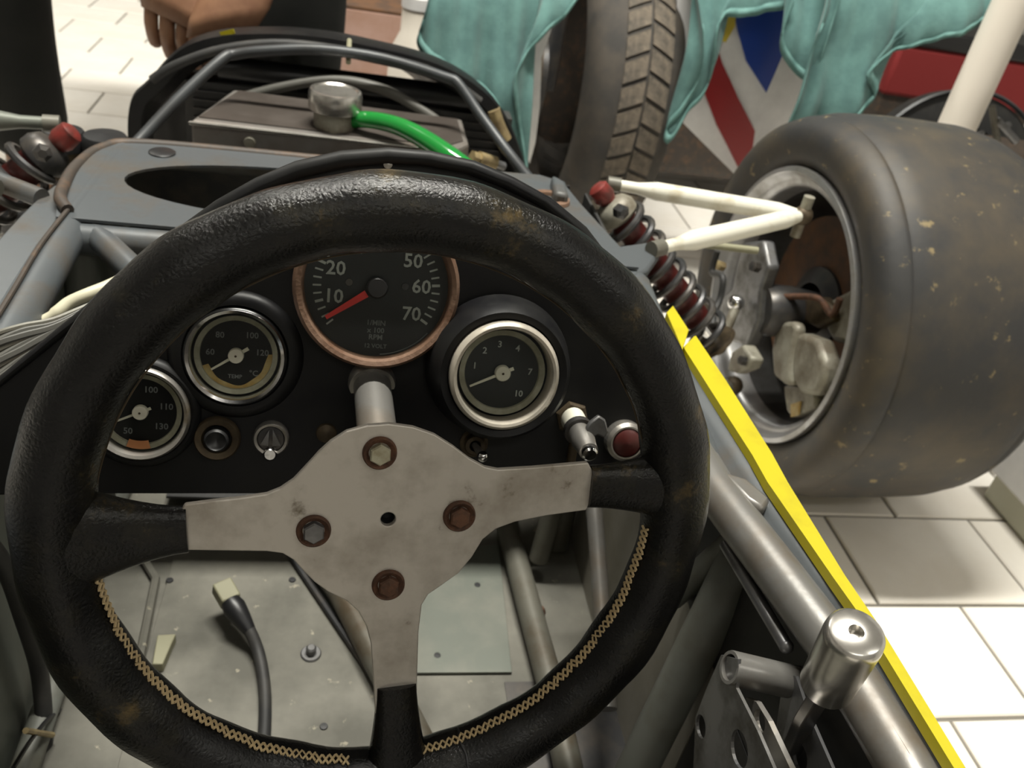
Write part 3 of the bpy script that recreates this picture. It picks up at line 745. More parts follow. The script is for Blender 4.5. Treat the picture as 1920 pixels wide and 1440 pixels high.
for x, y in ((1418, 876), (1503, 1003), (1541, 1053)):
    MB().lathe(atZ(x, y, .4205), (0, 0, 1), [(.0018, 0), (.0015, .0008), (1e-5, .0008)], 12).build('shelf_hole', M['black'], bs)
MB().prism([atZ(1350, 880, .418), atZ(1400, 895, .418), atZ(1450, 935, .418), atZ(1432, 955, .418), atZ(1400, 935, .418)], (0, 0, -.01)).build('corner_bracket', M['grey_tube'], bs, bevel=.003)
MB().tube([atZ(1560, 1190, .4165), atZ(1610, 1260, .4165), atZ(1720, 1440, .4165), atZ(1790, 1560, .4165)], .0011, 6).build('rust_seam', M['rust_disc'], bs)

# ------------------------------------------------------------------ gear lever, shift linkage
gl = thing('gear_lever', 'gear lever with polished cylindrical aluminium knob at the lower right', 'gear lever', atD(1490, 1420, .47))
kt = atD(1606, 1184, .370); kb = atD(1549, 1286, .404); ka = (kt - kb).normalized()
L_ = (kt - kb).length
MB().lathe(kb, ka, [(.0105, 0), (.0124, .0018), (.0127, L_ * .5), (.0130, L_ - .006), (.0126, L_ - .002), (.0108, L_), (.0034, L_), (.0030, L_ - .004), (1e-5, L_ - .004)], 48).build('knob', M['edge_alu'], gl, ang=50)
p0 = kb + ka * .001; p1 = atD(1512, 1345, .432); p2 = atD(1478, 1420, .47); p3 = atD(1450, 1500, .50)
def flat(pts, w_, t_, m, nm, par, side):
    rings = []
    for i, p in enumerate(pts):
        d = (pts[min(i + 1, len(pts) - 1)] - pts[max(i - 1, 0)]).normalized(); s = (V(side) - d * d.dot(V(side))).normalized(); u = d.cross(s)
        rings.append([p + s * w_ + u * t_, p - s * w_ + u * t_, p - s * w_ - u * t_, p + s * w_ - u * t_])
    return MB().loft(rings).build(nm, M[m], par, bevel=.0008)
flat([p0, p1, p2, p3], .0055, .003, 'dark_metal', 'lever_shaft', gl, (1, .3, 0))
br = thing('lever_bracket', 'grey metal gear lever bracket with drilled side plate and cross tube', 'bracket', atD(1400, 1440, .49))
c0 = atD(1367, 1251, .462); c1 = atD(1505, 1283, .475); ax_ = (c1 - c0).normalized()
MB().lathe(c0, ax_, [(.0070, .05), (.0070, 0), (.0088, 0), (.0091, .001), (.0091, (c1 - c0).length + .03)], 32, cap=False).build('cross_tube', M['grey_tube'], br)
XP = c0.x + .001
def plate(outl, holes, x, th, nm, m='gun'):
    bm = bmesh.new()
    o = [bm.verts.new(atX(px, py, x)) for px, py in outl]
    es = [bm.edges.new((o[i], o[(i + 1) % len(o)])) for i in range(len(o))]
    for hx, hy, r in holes:
        hc_ = atX(hx, hy, x)
        h = [bm.verts.new(hc_ + V((0, math.cos(a) * r, math.sin(a) * r))) for a in [2 * PI * k / 20 for k in range(20)]]
        es += [bm.edges.new((h[i], h[(i + 1) % 20])) for i in range(20)]
    bmesh.ops.triangle_fill(bm, use_beauty=True, edges=es)
    e = bmesh.ops.extrude_face_region(bm, geom=bm.faces[:])
    bmesh.ops.translate(bm, verts=[v for v in e['geom'] if isinstance(v, bmesh.types.BMVert)], vec=(th, 0, 0))
    mb = MB(); mb.bm.free(); mb.bm = bm
    return mb.build(nm, M[m], br, smooth=False)
plate([(1352, 1228), (1384, 1236), (1380, 1290), (1420, 1370), (1450, 1440), (1495, 1540), (1302, 1540), (1300, 1440), (1304, 1345), (1325, 1290)], [(1314, 1362, .0065), (1386, 1404, .0095), (1330, 1500, .008)], XP, .0018, 'side_plate')
plate([(1470, 1262), (1492, 1268), (1512, 1330), (1560, 1440), (1590, 1540), (1480, 1540), (1450, 1400)], [(1500, 1420, .007)], XP + .034, .0018, 'side_plate')
plate([(1388, 1316), (1400, 1308), (1418, 1316), (1440, 1352), (1500, 1480), (1470, 1500), (1410, 1400)], [(1424, 1352, .006)], XP + .012, .003, 'slotted_link', 'worn_chrome')
sr = thing('shift_rod', 'thin dark grey shift rod running inside the right frame tube', 'rod', atD(1475, 1213, .50))
MB().tube([atD(1360, 1020, .53), atD(1474, 1212, .475)], .0040, 14).build('rod', M['gun'], sr)
MB().sphere(atD(1474, 1212, .475), .0042, 12).build('rod_end', M['gun'], sr)

# ------------------------------------------------------------------ cable with plug on the pan
cb_ = thing('battery_cable', 'black cable with khaki square plug lying on the floor pan', 'cable', pz(450, 1150))
pth = bez([pz(418, 1100, .034), pz(432, 1128, .032), pz(448, 1152, .028), pz(468, 1182, .022), pz(485, 1225, .012), pz(495, 1280, .008), pz(497, 1340, .006), pz(492, 1420, .006), pz(480, 1500, .006)], 8)
MB().tube(pth[12:], .0052, 14).build('cable', M['black_rubber_and_shade'], cb_)
d_ = (pth[16] - pth[0]).normalized()
MB().tube([pth[8], pth[12], pth[18], pth[24]], [.0085, .0100, .0082, .0055], 18).build('boot', M['black'], cb_)
e1_ = d_.cross(V((0, 0, 1))).normalized(); e2_ = e1_.cross(d_)
MB().box(pth[4], (.017, .020, .014), Matrix((e1_, d_, e2_)).transposed()).build('plug', M['khaki'], cb_, bevel=.0015)
# left dark cable with yellow tie
cl = thing('loom_cable', 'thick black cable hanging at the lower left with a yellow cable tie', 'cable', atX(80, 1400, -.19))
pth = bez([atX(-30, 1010, -.2), atX(15, 1075, -.2), atX(45, 1160, -.2), atX(72, 1250, -.2), atX(82, 1340, -.198), atX(84, 1440, -.195), atX(90, 1560, -.19)], 8)
MB().tube(pth, .0062, 14).build('cable', M['black_rubber_and_shade'], cl)
MB().tube([atX(48, 1370, -.193), atX(98, 1378, -.190)], .0022, 8).build('cable_tie', M['brass'], cl)
MB().tube(bez([atX(25, 1440, -.192), atX(60, 1385, -.192), atX(100, 1340, -.192), atX(150, 1310, -.2)], 6), .0016, 8).build('thin_wire', M['black'], cl)

# wiring loom on the left shoulder
lm_ = thing('wiring_loom', 'bundle of dull grey cables running over the left frame tube toward the dash', 'cables', atD(60, 640, .52))
for k in range(9):
    o_ = k * 9
    pp_ = bez([atD(-140, 690 + o_ * 1.5, .48), atD(-20, 632 + o_ * 1.25 + 5 * math.sin(k * 2), .492), atD(40, 612 + o_ * .95, .50), atD(100, 600 + o_ * .55 + 3 * math.sin(k), .51), atD(170, 572 + o_ * .4, .525), atD(250, 545 + o_ * .3, .54)], 6)
    MB().tube(pp_, .0019 + .0006 * ((k * 7) % 3), 8).build('cable', M['wire'] if k % 3 else M['dirty_tube'], lm_)
ch = thing('cream_hose', 'short cream coloured hose beside the left frame tube', 'hose', atD(150, 570, .6))
MB().tube(bez([atD(60, 612, .575), atD(104, 588, .58), atD(130, 568, .585), atD(165, 552, .59), atD(205, 536, .60), atD(270, 505, .62)], 6), [.0035] * 6 + [.0045] * 25, 12).build('hose', M['cream_wire'], ch)

# ------------------------------------------------------------------ header tank, cap, hose
tk = thing('header_tank', 'flat aluminium header tank with round filler cap in front of the dash', 'tank', (-.02, 1.02, .33))
MB().prism([(-.165, .972, .400), (.095, .966, .400), (.128, .975, .400), (.145, 1.0, .400), (.145, 1.09, .400), (-.135, 1.10, .400)], (0, 0, -.075)).build('tank_body', M['alu_tank'], tk, smooth=False, bevel=.0035)
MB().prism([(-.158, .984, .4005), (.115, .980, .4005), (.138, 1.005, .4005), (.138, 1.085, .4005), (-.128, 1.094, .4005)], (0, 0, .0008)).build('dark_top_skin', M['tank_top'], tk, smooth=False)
MB().box((-.035, .969, .3985), (.262, .004, .004)).build('seam_flange', M['edge_alu'], tk, smooth=False, bevel=.001)
nb = V((-.0125, 1.005, .400))
MB().lathe(nb, (0, 0, 1), [(.0235, 0), (.0235, .02), (.0245, .021)], 36).build('filler_neck', M['alu_cast'], tk)
cp = MB().lathe(nb + V((0, 0, .020)), (0, 0, 1), [(.0245, 0), (.0295, .001), (.0302, .004), (.0300, .018), (.0284, .0222), (.0258, .0228), (.0238, .0212), (1e-5, .0212)], 48).build('filler_cap', M['edge_alu'], tk)
MB().lathe(nb + V((-.09, -.036, -.016)), (0, -1, 0), [(.007, 0), (.006, .003), (.003, .003)], 16).build('tank_boss', M['alu_cast'], tk)
MB().box((.099, .962, .393), (.018, .010, .016)).build('mounting_tab', M['cream_paint'], tk, bevel=.002)
gh = thing('green_hose', 'bright green hose curving from the filler neck down to the right', 'hose', atD(800, 262, .96))
hp = bez([nb + V((.018, 0, .008)), atD(678, 224, .985), atD(715, 228, .98), atD(755, 240, .972), atD(800, 264, .965), atD(845, 295, .955), atD(885, 326, .95), atD(912, 350, .952), atD(925, 380, .97)], 8)
MB().tube(hp, [.0085 + .003 * min(1, i / 40) for i in range(len(hp))], 20).build('hose', M['green_hose'], gh)

# ------------------------------------------------------------------ radiator, hoop and nose cowl
rd_ = thing('radiator', 'black radiator core with thin fins inside the nose', 'radiator', (.02, 1.15, .1))
MB().box((.01, 1.165, .245), (.42, .035, .29)).build('core', M['black_rubber_and_shade'], rd_, smooth=False)
mb = MB()
for k in range(24): mb.box((.01, 1.146, .115 + k * .0115), (.40, .006, .0016))
f_ = mb.build('cooling_fins', M['dark_metal'], rd_, smooth=False); f_['kind'] = 'stuff'
MB().tube([(-.16, 1.165, .405), (.17, 1.165, .405)], .016, 16).build('top_tank', M['black'], rd_)
MB().tube(bez([atY(925, 205, 1.12), atY(935, 235, 1.12), atY(948, 262, 1.12)], 4), .009, 12).build('side_union', M['brass'], rd_)
u = thing('brass_union', 'brass pipe fitting beside the lower end of the green hose', 'pipe fitting', atD(905, 300, 1.03))
a_, b_ = atD(885, 293, 1.02), atD(945, 312, 1.05); dd = (b_ - a_)
MB().tube([a_, a_ + dd * .25], .0075, 6).build('union_nut', M['brass'], u, ang=20)
MB().tube([a_ + dd * .2, a_ + dd * .7], .0085, 16).build('union_body', M['brass'], u)
MB().tube([a_ + dd * .7, b_], .005, 12).build('pipe_stub', M['gun'], u)
bh = thing('breather_hose', 'dull brown hose arching behind the filler cap', 'hose', atY(700, 160, 1.1))
MB().tube(bez([atY(430, 190, 1.12), atY(520, 165, 1.12), atY(620, 150, 1.12), atY(710, 165, 1.11), atY(780, 200, 1.10), atY(830, 235, 1.09), atY(862, 262, 1.08), atY(870, 300, 1.07)], 6), .0065, 12).build('hose', M['wire'], bh)
hoop = thing('front_hoop', 'slim grey tube hoop standing in front of the dash over the radiator', 'hoop', (.0, 1.02, .3))
hp = [atY(225, 300, .93), atY(262, 262, .96), atY(335, 185, 1.0), atY(415, 112, 1.04), atY(440, 102, 1.05), atY(500, 95, 1.05), atY(600, 93, 1.05), atY(720, 110, 1.05), atY(835, 145, 1.05), atY(860, 158, 1.045), atY(900, 215, 1.02), atY(950, 282, .98), atY(1003, 348, .92)]
MB().tube(bez(hp, 4), .0062, 14).build('hoop_tube', M['hoop_paint'], hoop)
MB().tube([atY(655, 75, 1.08), atY(653, 118, 1.05)], .003, 8).build('stay', M['khaki'], hoop)
cw = thing('nose_cowl', 'black glossy nose cowl arching over the radiator', 'cowl', (.0, 1.15, .1))
CP = [(250, 330), (244, 270), (243, 215), (252, 178), (272, 158), (292, 138), (318, 108), (352, 82), (400, 66), (460, 60), (540, 60), (620, 68), (700, 84), (780, 103), (840, 125), (890, 155), (930, 192), (958, 240), (978, 295), (992, 350), (998, 400)]
P_ = [atY(x, y, 1.13) for x, y in bez([(a, b, 0) for a, b in CP], 3) for _ in (0,)] if False else [atY(q.x, q.y, 1.13) for q in bez([(a, b, 0) for a, b in CP], 3)]
cn = V((.0, 1.13, .25)); secs = []
for p in P_:
    d = (p - cn); secs.append([p - d * .10 + V((0, .005, 0)), p - d * .055 + V((0, -.012, 0)), p + V((0, -.010, 0)) - d * .005, p + V((0, .0, 0)), p + V((0, .03, 0)) - d * .01, p + V((0, .10, 0)) - d * .10, p + V((0, .20, 0)) - d * .24, p + V((0, .30, 0)) - d * .42])
MB().grid(secs).build('cowl_shell', M['black_grp'], cw, solid=.003)
MB().tube(bez([atY(285, 150, 1.10), atY(330, 122, 1.10), atY(420, 92, 1.10), atY(540, 82, 1.10), atY(700, 105, 1.10), atY(820, 138, 1.10), atY(900, 190, 1.10)], 5), .0055, 10).build('rubber_edging', M['black_rubber_and_shade'], cw)
p = [atY(x, y, 1.125) for x, y in ((412, 60), (438, 54), (441, 63), (416, 70))]
MB().prism(p, (0, -.004, .001)).build('yellow_marking', M['yellow'], cw, smooth=False)

# reservoirs left of the tank
for k, (px, py, rr) in enumerate(((118, 240, .022), (196, 250, .024))):
    t = thing('fluid_reservoir', ['dark round fluid reservoir cap standing furthest left', 'dark round fluid reservoir cap just left of the nose cowl'][k], 'reservoir', atY(px, py + 30, .93), 'fluid reservoirs')
    c = atY(px, py, .93)
    MB().lathe(c - V((0, 0, .05)), (0, 0, 1), [(rr * .85, 0), (rr * .85, .035)], 28).build('reservoir_body', M['bronze_nut'], t)
    MB().lathe(c - V((0, 0, .02)), (0, 0, 1), [(rr, 0), (rr, .012), (rr * .85, .018), (1e-5, .02)], 28).build('reservoir_cap', M['black'], t)

# ------------------------------------------------------------------ suspension, both sides
def side(s):
    mx = (lambda p: V(p)) if s > 0 else (lambda p: V((.015 - p[0], p[1], p[2])))
    nm = 'right' if s > 0 else 'left'
    wb = thing('upper_wishbone', ('cream white tubular upper wishbone running into the right wheel' if s > 0 else 'dull grey tubular upper wishbone at the left edge'), 'wishbone', mx((.30, .85, .42)))
    pf, pr_, po = mx(atZ(1152, 346, .42)), mx(atZ(1232, 466, .42)), mx(atZ(1505, 404, .42))
    for a in (pf, pr_):
        d = po - a
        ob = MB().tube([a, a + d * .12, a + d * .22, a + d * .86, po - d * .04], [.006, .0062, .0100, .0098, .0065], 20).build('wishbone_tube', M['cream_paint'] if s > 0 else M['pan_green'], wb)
        MB().tube([a - d.normalized() * .008, a + d * .03], .0080, 14).build('rod_end', M['dirty_tube'], wb)
    MB().sphere(po, .011, 18).build('ball_joint', M['bronze_nut'], wb)
    MB().tube([po - V((0, 0, .025)), po + V((0, 0, .022))], .0062, 12).build('joint_stud', M['alu_cast'], wb)
    # coil spring damper
    t0, t1 = mx(atY(1128, 362, .84)), mx(atY(1350, 655, .80))
    cs = thing('coil_damper', f'dark coil spring over a red damper on the {nm} side of the car', 'damper', t1)
    ax = (t1 - t0).normalized(); L = (t1 - t0).length
    MB().lathe(t0, ax, [(.007, -.010), (.011, -.007), (.012, .005), (.009, .012)], 20).build('top_mount', M['red'], cs)
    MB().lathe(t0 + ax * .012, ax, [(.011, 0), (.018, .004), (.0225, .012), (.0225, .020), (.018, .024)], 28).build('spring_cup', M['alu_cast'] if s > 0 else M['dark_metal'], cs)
    MB().tube([t0 + ax * .03, t0 + ax * (L * .80)], .0155, 20).build('damper_body', M['dark_red'], cs)
    MB().tube([t0 + ax * (L * .78), t1], .006, 14).build('damper_rod', M['chrome'], cs)
    e1 = ax.orthogonal().normalized(); e2 = ax.cross(e1)
    turns = 9.0; q = []; l0, l1 = .036, L * .93
    for k in range(int(turns * 20) + 1):
        a = 2 * PI * k / 20; q.append(t0 + ax * (l0 + (l1 - l0) * k / (turns * 20)) + (e1 * math.cos(a) + e2 * math.sin(a)) * .0235)
    MB().tube(q, .0041, 8).build('coil_spring', M['dark_metal'], cs)
    MB().lathe(t1 - ax * .014, ax, [(.024, 0), (.026, .004), (.012, .008), (.008, .016)], 28).build('lower_cup', M['bronze_nut'], cs)
    MB().lathe(mx(atY(1160, 395, .80)), (.3, -1, .2), [(.008, 0), (.008, .008), (.004, .010)], 6).build('pivot_bolt', M['dark_metal'], cs, ang=20)
    lw = thing('lower_wishbone', f'dull grey lower wishbone below the spring on the {nm} side', 'wishbone', mx((.30, .9, .12)))
    for a in ((.275, .80, .125), (.275, 1.02, .125)):
        MB().tube([mx(a), mx((.548, .93, .125))], .0095, 16).build('wishbone_tube', M['dirty_tube'], lw)
    MB().sphere(mx((.548, .93, .125)), .014, 14).build('ball_joint', M['bronze_nut'], lw)
    tr = thing('track_rod', f'thin rusty track rod between frame and hub on the {nm} side', 'rod', mx((.35, .80, .25)))
    MB().tube([mx(atZ(1265, 452, .35)), mx(atZ(1420, 470, .35))], .0045, 10).build('rod', M['khaki'], tr)
    # upright and hub
    up = thing('hub_upright', f'grey cast hub upright inside the {nm} front wheel', 'upright', mx((.54, .93, .12)))
    q = [mx(atX(x, y, .535)) for x, y in ((1392, 455), (1430, 450), (1440, 500), (1425, 540), (1420, 600), (1400, 650), (1372, 640), (1352, 600), (1350, 560), (1372, 540), (1380, 500))]
    MB().prism(q, V((.018 * s, 0, 0))).build('upright_casting', M['gun'], up, bevel=.004)
    MB().lathe(mx((.545, .925, .25)), V((1 * s, 0, 0)), [(.030, 0), (.034, .01), (.034, .04), (.028, .08)], 24).build('hub', M['dark_metal'], up)
    MB().sphere(mx(atX(1380, 568, .52)), .011, 18).build('joint_cover', M['chrome'], up)
    MB().tube([mx(atX(1380, 575, .52)), mx(atX(1366, 610, .51)), mx(atX(1345, 645, .50))], .0065, 12).build('steering_arm', M['alu_cast'], up)
    MB().tube(bez([mx(atX(1345, 470, .50)), mx(atX(1335, 510, .50)), mx(atX(1355, 520, .50)), mx(atX(1350, 560, .50)), mx(atX(1338, 590, .49)), mx(atX(1335, 640, .48))], 5), .0045, 10).build('brake_line', M['black_rubber_and_shade'], up)
    MB().prism([mx(atX(x, y, .52)) for x, y in ((1370, 660), (1392, 645), (1408, 672), (1400, 690), (1378, 700), (1362, 695))], V((.02 * s, 0, 0))).build('lower_lug', M['alu_cast'], up, bevel=.004)
    for (x, y, r) in ((1350, 498, .007), (1392, 676, .006), (1333, 640, .008), (1415, 500, .007)):
        MB().lathe(mx(atX(x, y, .515)), V((-s, -.3, .3)), [(r, -.006), (r, .004), (r * .5, .005), (1e-5, .005)], 6).build('hub_bolt', M['brass'] if x in (1350, 1333) else M['dark_metal'], up, ang=20)
    # wheel
    A = V((.999 * s, .04 * 1, .012)).normalized(); C = mx((.572, .935, .251))
    fw = thing('mounted_tyre', f'wide dusty slick front tyre on a silver rim, {nm} side of the car', 'tyre', mx((.69, .935, 0)))
    mb = MB()
    prof = [(.176, .006), (.184, -.004), (.204, -.014), (.224, -.014), (.238, -.004), (.2435, .010), (.2440, .014), (.2425, .0165), (.2445, .019), (.2495, .040), (.2515, .09), (.2515, .13), (.2495, .185), (.2445, .208), (.2425, .211), (.2435, .215), (.238, .228), (.224, .240), (.204, .240), (.184, .232), (.176, .222)]
    mb.lathe(C, A, prof + [(.170, .20), (.170, .03), (.176, .006)], 96, cap=False)
    mb.build('tyre', M['rubber_tyre'], fw, ang=60)
    MB().lathe(C, A, [(.1765, .010), (.181, -.006), (.180, -.0095), (.174, -.0105), (.1715, -.008), (.168, -.001), (.164, .001), (.158, .004), (.1555, .012), (.153, .03)], 96, cap=False).build('rim_flange', M['rim_alu'], fw, ang=50)
    MB().lathe(C, A, [(.153, .03), (.150, .09), (.155, .16), (.156, .215), (.165, .222), (.176, .218)], 80, cap=False).build('rim_barrel', M['rim_dark'], fw)
    for k in range(6):
        a = 2 * PI * k / 6 + .3
        e1 = V((0, 1, 0)); e1 = (e1 - A * e1.dot(A)).normalized(); e2 = A.cross(e1)
        d = e1 * math.cos(a) + e2 * math.sin(a); sdd = A.cross(d)
        MB().prism([C + A * .125 + d * .03 - sdd * .026, C + A * .135 + d * .154 - sdd * .034, C + A * .135 + d * .154 + sdd * .034, C + A * .125 + d * .03 + sdd * .026], A * .014).build('wheel_spoke', M['rust_disc'], fw, bevel=.003)
    MB().lathe(C, A, [(.04, .10), (.05, .12), (.05, .15)], 32).build('wheel_centre', M['dark_metal'], fw)
    # brake disc + caliper
    bd = thing('brake_disc', f'rusty brake disc inside the {nm} front wheel', 'brake disc', mx((.64, .935, .251)))
    MB().lathe(C, A, [(.055, .060), (.122, .060), (.122, .070), (.055, .070)], 64, cap=False).build('disc', M['rust_disc'], bd, ang=30)
    MB().lathe(C, A, [(.034, .045), (.056, .055), (.056, .074), (.034, .078)], 40, cap=False).build('disc_bell', M['dark_metal'], bd)
    bc = thing('brake_caliper', f'pale grey cast brake caliper at the rear of the {nm} front wheel', 'caliper', mx((.59, .85, .20)))
    def lump(pts, x, th, m, nm2, bv=.008):
        q = [mx(atX(a, b, x)) for a, b in pts]
        MB().prism(q, V((th * s, 0, 0))).build(nm2, M[m], bc, bevel=bv, smooth=True)
    lump([(1465, 603), (1487, 602), (1494, 616), (1488, 640), (1480, 690), (1484, 722), (1470, 722), (1448, 705), (1445, 655), (1452, 622)], .562, .016, 'alu_cast', 'caliper_half', .006)
    lump([(1494, 622), (1530, 636), (1546, 680), (1542, 715), (1528, 742), (1500, 738), (1484, 715), (1484, 660)], .566, .026, 'alu_cast', 'caliper_half', .007)
    lump([(1468, 722), (1520, 722), (1530, 745), (1526, 765), (1500, 776), (1484, 782), (1474, 772), (1470, 745)], .574, .02, 'alu_cast', 'caliper_foot', .004)
    lump([(1482, 758), (1500, 752), (1496, 778), (1482, 782)], .571, .003, 'amber', 'stain', .0005)
    lump([(1558, 560), (1600, 538), (1612, 545), (1612, 600), (1595, 648), (1560, 640), (1545, 615), (1548, 580)], .60, .03, 'alu_cast', 'caliper_body', .007)
    lump([(1496, 560), (1535, 556), (1560, 575), (1562, 600), (1530, 615), (1500, 600)], .590, .02, 'bronze_nut', 'bleed_block', .004)
    MB().tube(bez([mx(atX(1404, 565, .54)), mx(atX(1440, 558, .55)), mx(atX(1490, 556, .57)), mx(atX(1535, 560, .58)), mx(atX(1560, 590, .59)), mx(atX(1575, 560, .59))], 5), .0042, 10).build('brake_pipe', M['rust'], bc)
side(1)
side(-1)

# ------------------------------------------------------------------ background: motorcycle under cloths
bk = thing('motorcycle', 'motorcycle with dusty front tyre and white, blue and red fairing standing under teal cloths', 'motorcycle', (.6, 1.8, 0))
TX, TY, TR = .487, 1.72, .30
mb = MB()
prof = []
for k in range(25):
    a = -PI * .5 + PI * k / 24
    prof.append((TR - .072 + .066 * math.cos(a) ** .8, .088 * math.sin(a)))
prof = [(TR - .085, -.070)] + prof + [(TR - .085, .070)]
MB().lathe((TX, TY, TR), (1, 0, 0), prof, 72, cap=False).build('front_tyre', M['tread_gap'], bk)
def tread_mesh(h0, h1, skew, nm):
    bm = bmesh.new(); n = 44; da = 2 * PI / n * .80
    def P(a, h, off):
        s = max(-1, min(1, h / .088)); r = TR - .072 + .066 * math.cos(math.asin(s)) ** .8 + off
        return V((h, r * math.sin(a), r * math.cos(a)))
    lo = []; hi = []
    for (h, q) in ((h0, 0), ((h0 + h1) / 2, .4), (h1, 1), ((h0 + h1) / 2, .5)): pass
    vs = []
    for off in (-.002, .0035):
        for h in (h0, (h0 + h1) / 2, h1):
            sk_ = skew * (h - h0) / (h1 - h0)
            for s in (0, 1): vs.append(bm.verts.new(P(da * s + sk_, h, off)))
    for (a, b, c, d) in ((6, 8, 9, 7), (8, 10, 11, 9), (0, 6, 7, 1), (4, 5, 11, 10), (0, 2, 8, 6), (2, 4, 10, 8), (1, 7, 9, 3), (3, 9, 11, 5)):
        bm.faces.new([vs[i] for i in (a, b, c, d)])
    bmesh.ops.recalc_face_normals(bm, faces=bm.faces)
    me = bpy.data.meshes.new(nm); bm.to_mesh(me); bm.free(); me.materials.append(M['dusty_tread']); return me
ty = bpy.data.objects['front_tyre']; base = V((TX, TY, TR)) - WLOC['motorcycle']
for (h0, h1, sk_) in ((-.035, .004, .06), (.009, .050, -.06)):
    me = tread_mesh(h0, h1, sk_, 'tread_block')
    for k in range(44):
        o = bpy.data.objects.new('tread_block', me); COL.objects.link(o); o.parent = ty
        o.location = base; o.rotation_euler = (2 * PI * k / 44 + (.05 if h0 > 0 else 0), 0, 0)
for sx_ in (-.105, ):
    MB().tube([(TX + sx_, TY + .02, .28), (TX + sx_, TY + .03, .46), (TX + sx_, TY + .05, .50), (TX + sx_, TY + .16, 1.0)], [.028, .028, .020, .020], 20).build('fork_leg', M['dark_metal'], bk)
MB().lathe((TX - .15, TY, .30), (1, 0, 0), [(.09, 0), (.155, 0), (.155, .005), (.09, .005)], 48, cap=False).build('brake_disc', M['bronze_nut'], bk)
MB().lathe((TX - .14, TY, .30), (1, 0, 0), [(.05, -.01), (.09, 0), (.09, .02), (.05, .03)], 32).build('front_hub', M['dark_metal'], bk)
MB().box((.64, 2.08, .33), (.95, .28, .56)).build('under_bike_shade_block', M['dark_edge'], bk, bevel=.04)  # added dark box standing in for the shade under and behind the bike
MB().tube([(.50, 1.98, .95), (.95, 2.2, .75), (1.5, 2.3, .72)], [.10, .16, .12], 20).build('tank_and_seat', M['black'], bk)
def shell(poly, y, m, nm, th=.006, bulge=.0, parent=bk):
    bm = bmesh.new()
    pts = [atY(px, py, y) for px, py in poly]
    cx = sum(p.x for p in pts) / len(pts); w_ = max(abs(p.x - cx) for p in pts)
    vs = [bm.verts.new(p) for p in pts]
    es = [bm.edges.new((vs[i], vs[(i + 1) % len(vs)])) for i in range(len(vs))]
    bmesh.ops.triangle_fill(bm, use_beauty=True, edges=es)
    for _ in range(3): bmesh.ops.subdivide_edges(bm, edges=bm.edges[:], cuts=1, use_grid_fill=True)
    for v in bm.verts: v.co.y += 1.1 * (v.co.x - FX) ** 2 + .5 * (v.co.z - FZc) ** 2
    ext = bmesh.ops.extrude_face_region(bm, geom=bm.faces[:])
    bmesh.ops.translate(bm, verts=[v for v in ext['geom'] if isinstance(v, bmesh.types.BMVert)], vec=(0, th, 0))
    mb = MB(); mb.bm.free(); mb.bm = bm
    return mb.build(nm, M[m], parent)
FX, FZc = .66, .40
fa = shell([(1290, -90), (1560, -90), (1780, -60), (1720, 80), (1680, 140), (1648, 200), (1560, 250), (1470, 290), (1425, 345), (1405, 355), (1370, 320), (1320, 270), (1275, 225), (1262, 150), (1270, 60)], 1.50, 'white_paint', 'fairing', .01)
shell([(1337, 60), (1322, 175), (1345, 235), (1400, 338), (1414, 332), (1420, 250), (1385, 185), (1355, 120)], 1.497, 'red_paint', 'red_stripe', .003, parent=fa)
shell([(1372, -20), (1385, 60), (1400, 115), (1440, 176), (1470, 110), (1510, 40), (1520, -20)], 1.497, 'blue_paint', 'blue_flash', .003, parent=fa)
shell([(1335, 0), (1385, 0), (1380, 50), (1362, 80), (1345, 75), (1336, 40)], 1.496, 'yellow_dull', 'yellow_flash', .003, parent=fa)
FX = .36
shell([(985, 60), (1040, 40), (1016, 110), (1013, 200), (1006, 270), (996, 314), (980, 250), (950, 170)], 1.45, 'white_paint', 'side_fairing', .008)

def cloth(name, label, top, hem, y, amp, seed, wav=26, nr=14, m=5, ytop=.10):
    rnd = random.Random(seed); ph = [rnd.uniform(0, 6) for _ in range(5)]
    T_ = bez([(a, b, 0) for a, b in top], m); Hm = bez([(a, b, 0) for a, b in hem], m)
    n = max(len(T_), len(Hm))
    def smp(c, s):
        x = s * (len(c) - 1); i = min(int(x), len(c) - 2); return c[i].lerp(c[i + 1], x - i)
    rows = []
    for i in range(n * 2):
        s = i / (n * 2 - 1); a = smp(T_, s); b = smp(Hm, s); col = []
        for j in range(nr + 1):
            t = j / nr; q = a.lerp(b, t)
            p = atY(q.x, q.y, y)
            x_ = p.x
            p.y += ytop * (1 - t) ** 2 + amp * (.35 + .65 * t) * (math.sin(x_ * wav * 2 + ph[0] + p.z * 5) + .6 * math.sin(x_ * wav * 3.7 + ph[1] - p.z * 9) + .35 * math.sin(x_ * wav * 7 + ph[2] + p.z * 14)) + .004 * math.sin(p.z * 40 + ph[3])
            col.append(p)
        rows.append(col)
    c = tag(MB().grid(rows).build(name, M['teal'], None, solid=.0025, ang=80), label, 'cloth', 'teal cloths over the motorcycle')
    # hem band along the bottom
    hb = MB(); sec = []
    for r in rows:
        d = (r[-2] - r[-1]); d = d.normalized() if d.length > 1e-6 else V((0, 0, 1))
        e = r[-1]; sec.append([e + V((0, -.0035, 0)), e + d * .016 + V((0, -.0035, 0))])
    WLOC['__c'] = c.location.copy(); WLOC[c.name] = c.location.copy()
    hb.grid(sec).build('hem', M['teal_hem'], c, solid=.002)
    return c
M['teal_hem'] = mat('teal_cloth_hem', (.145, .28, .26), .95, 0, (.10, .21, .195), 60, .5)
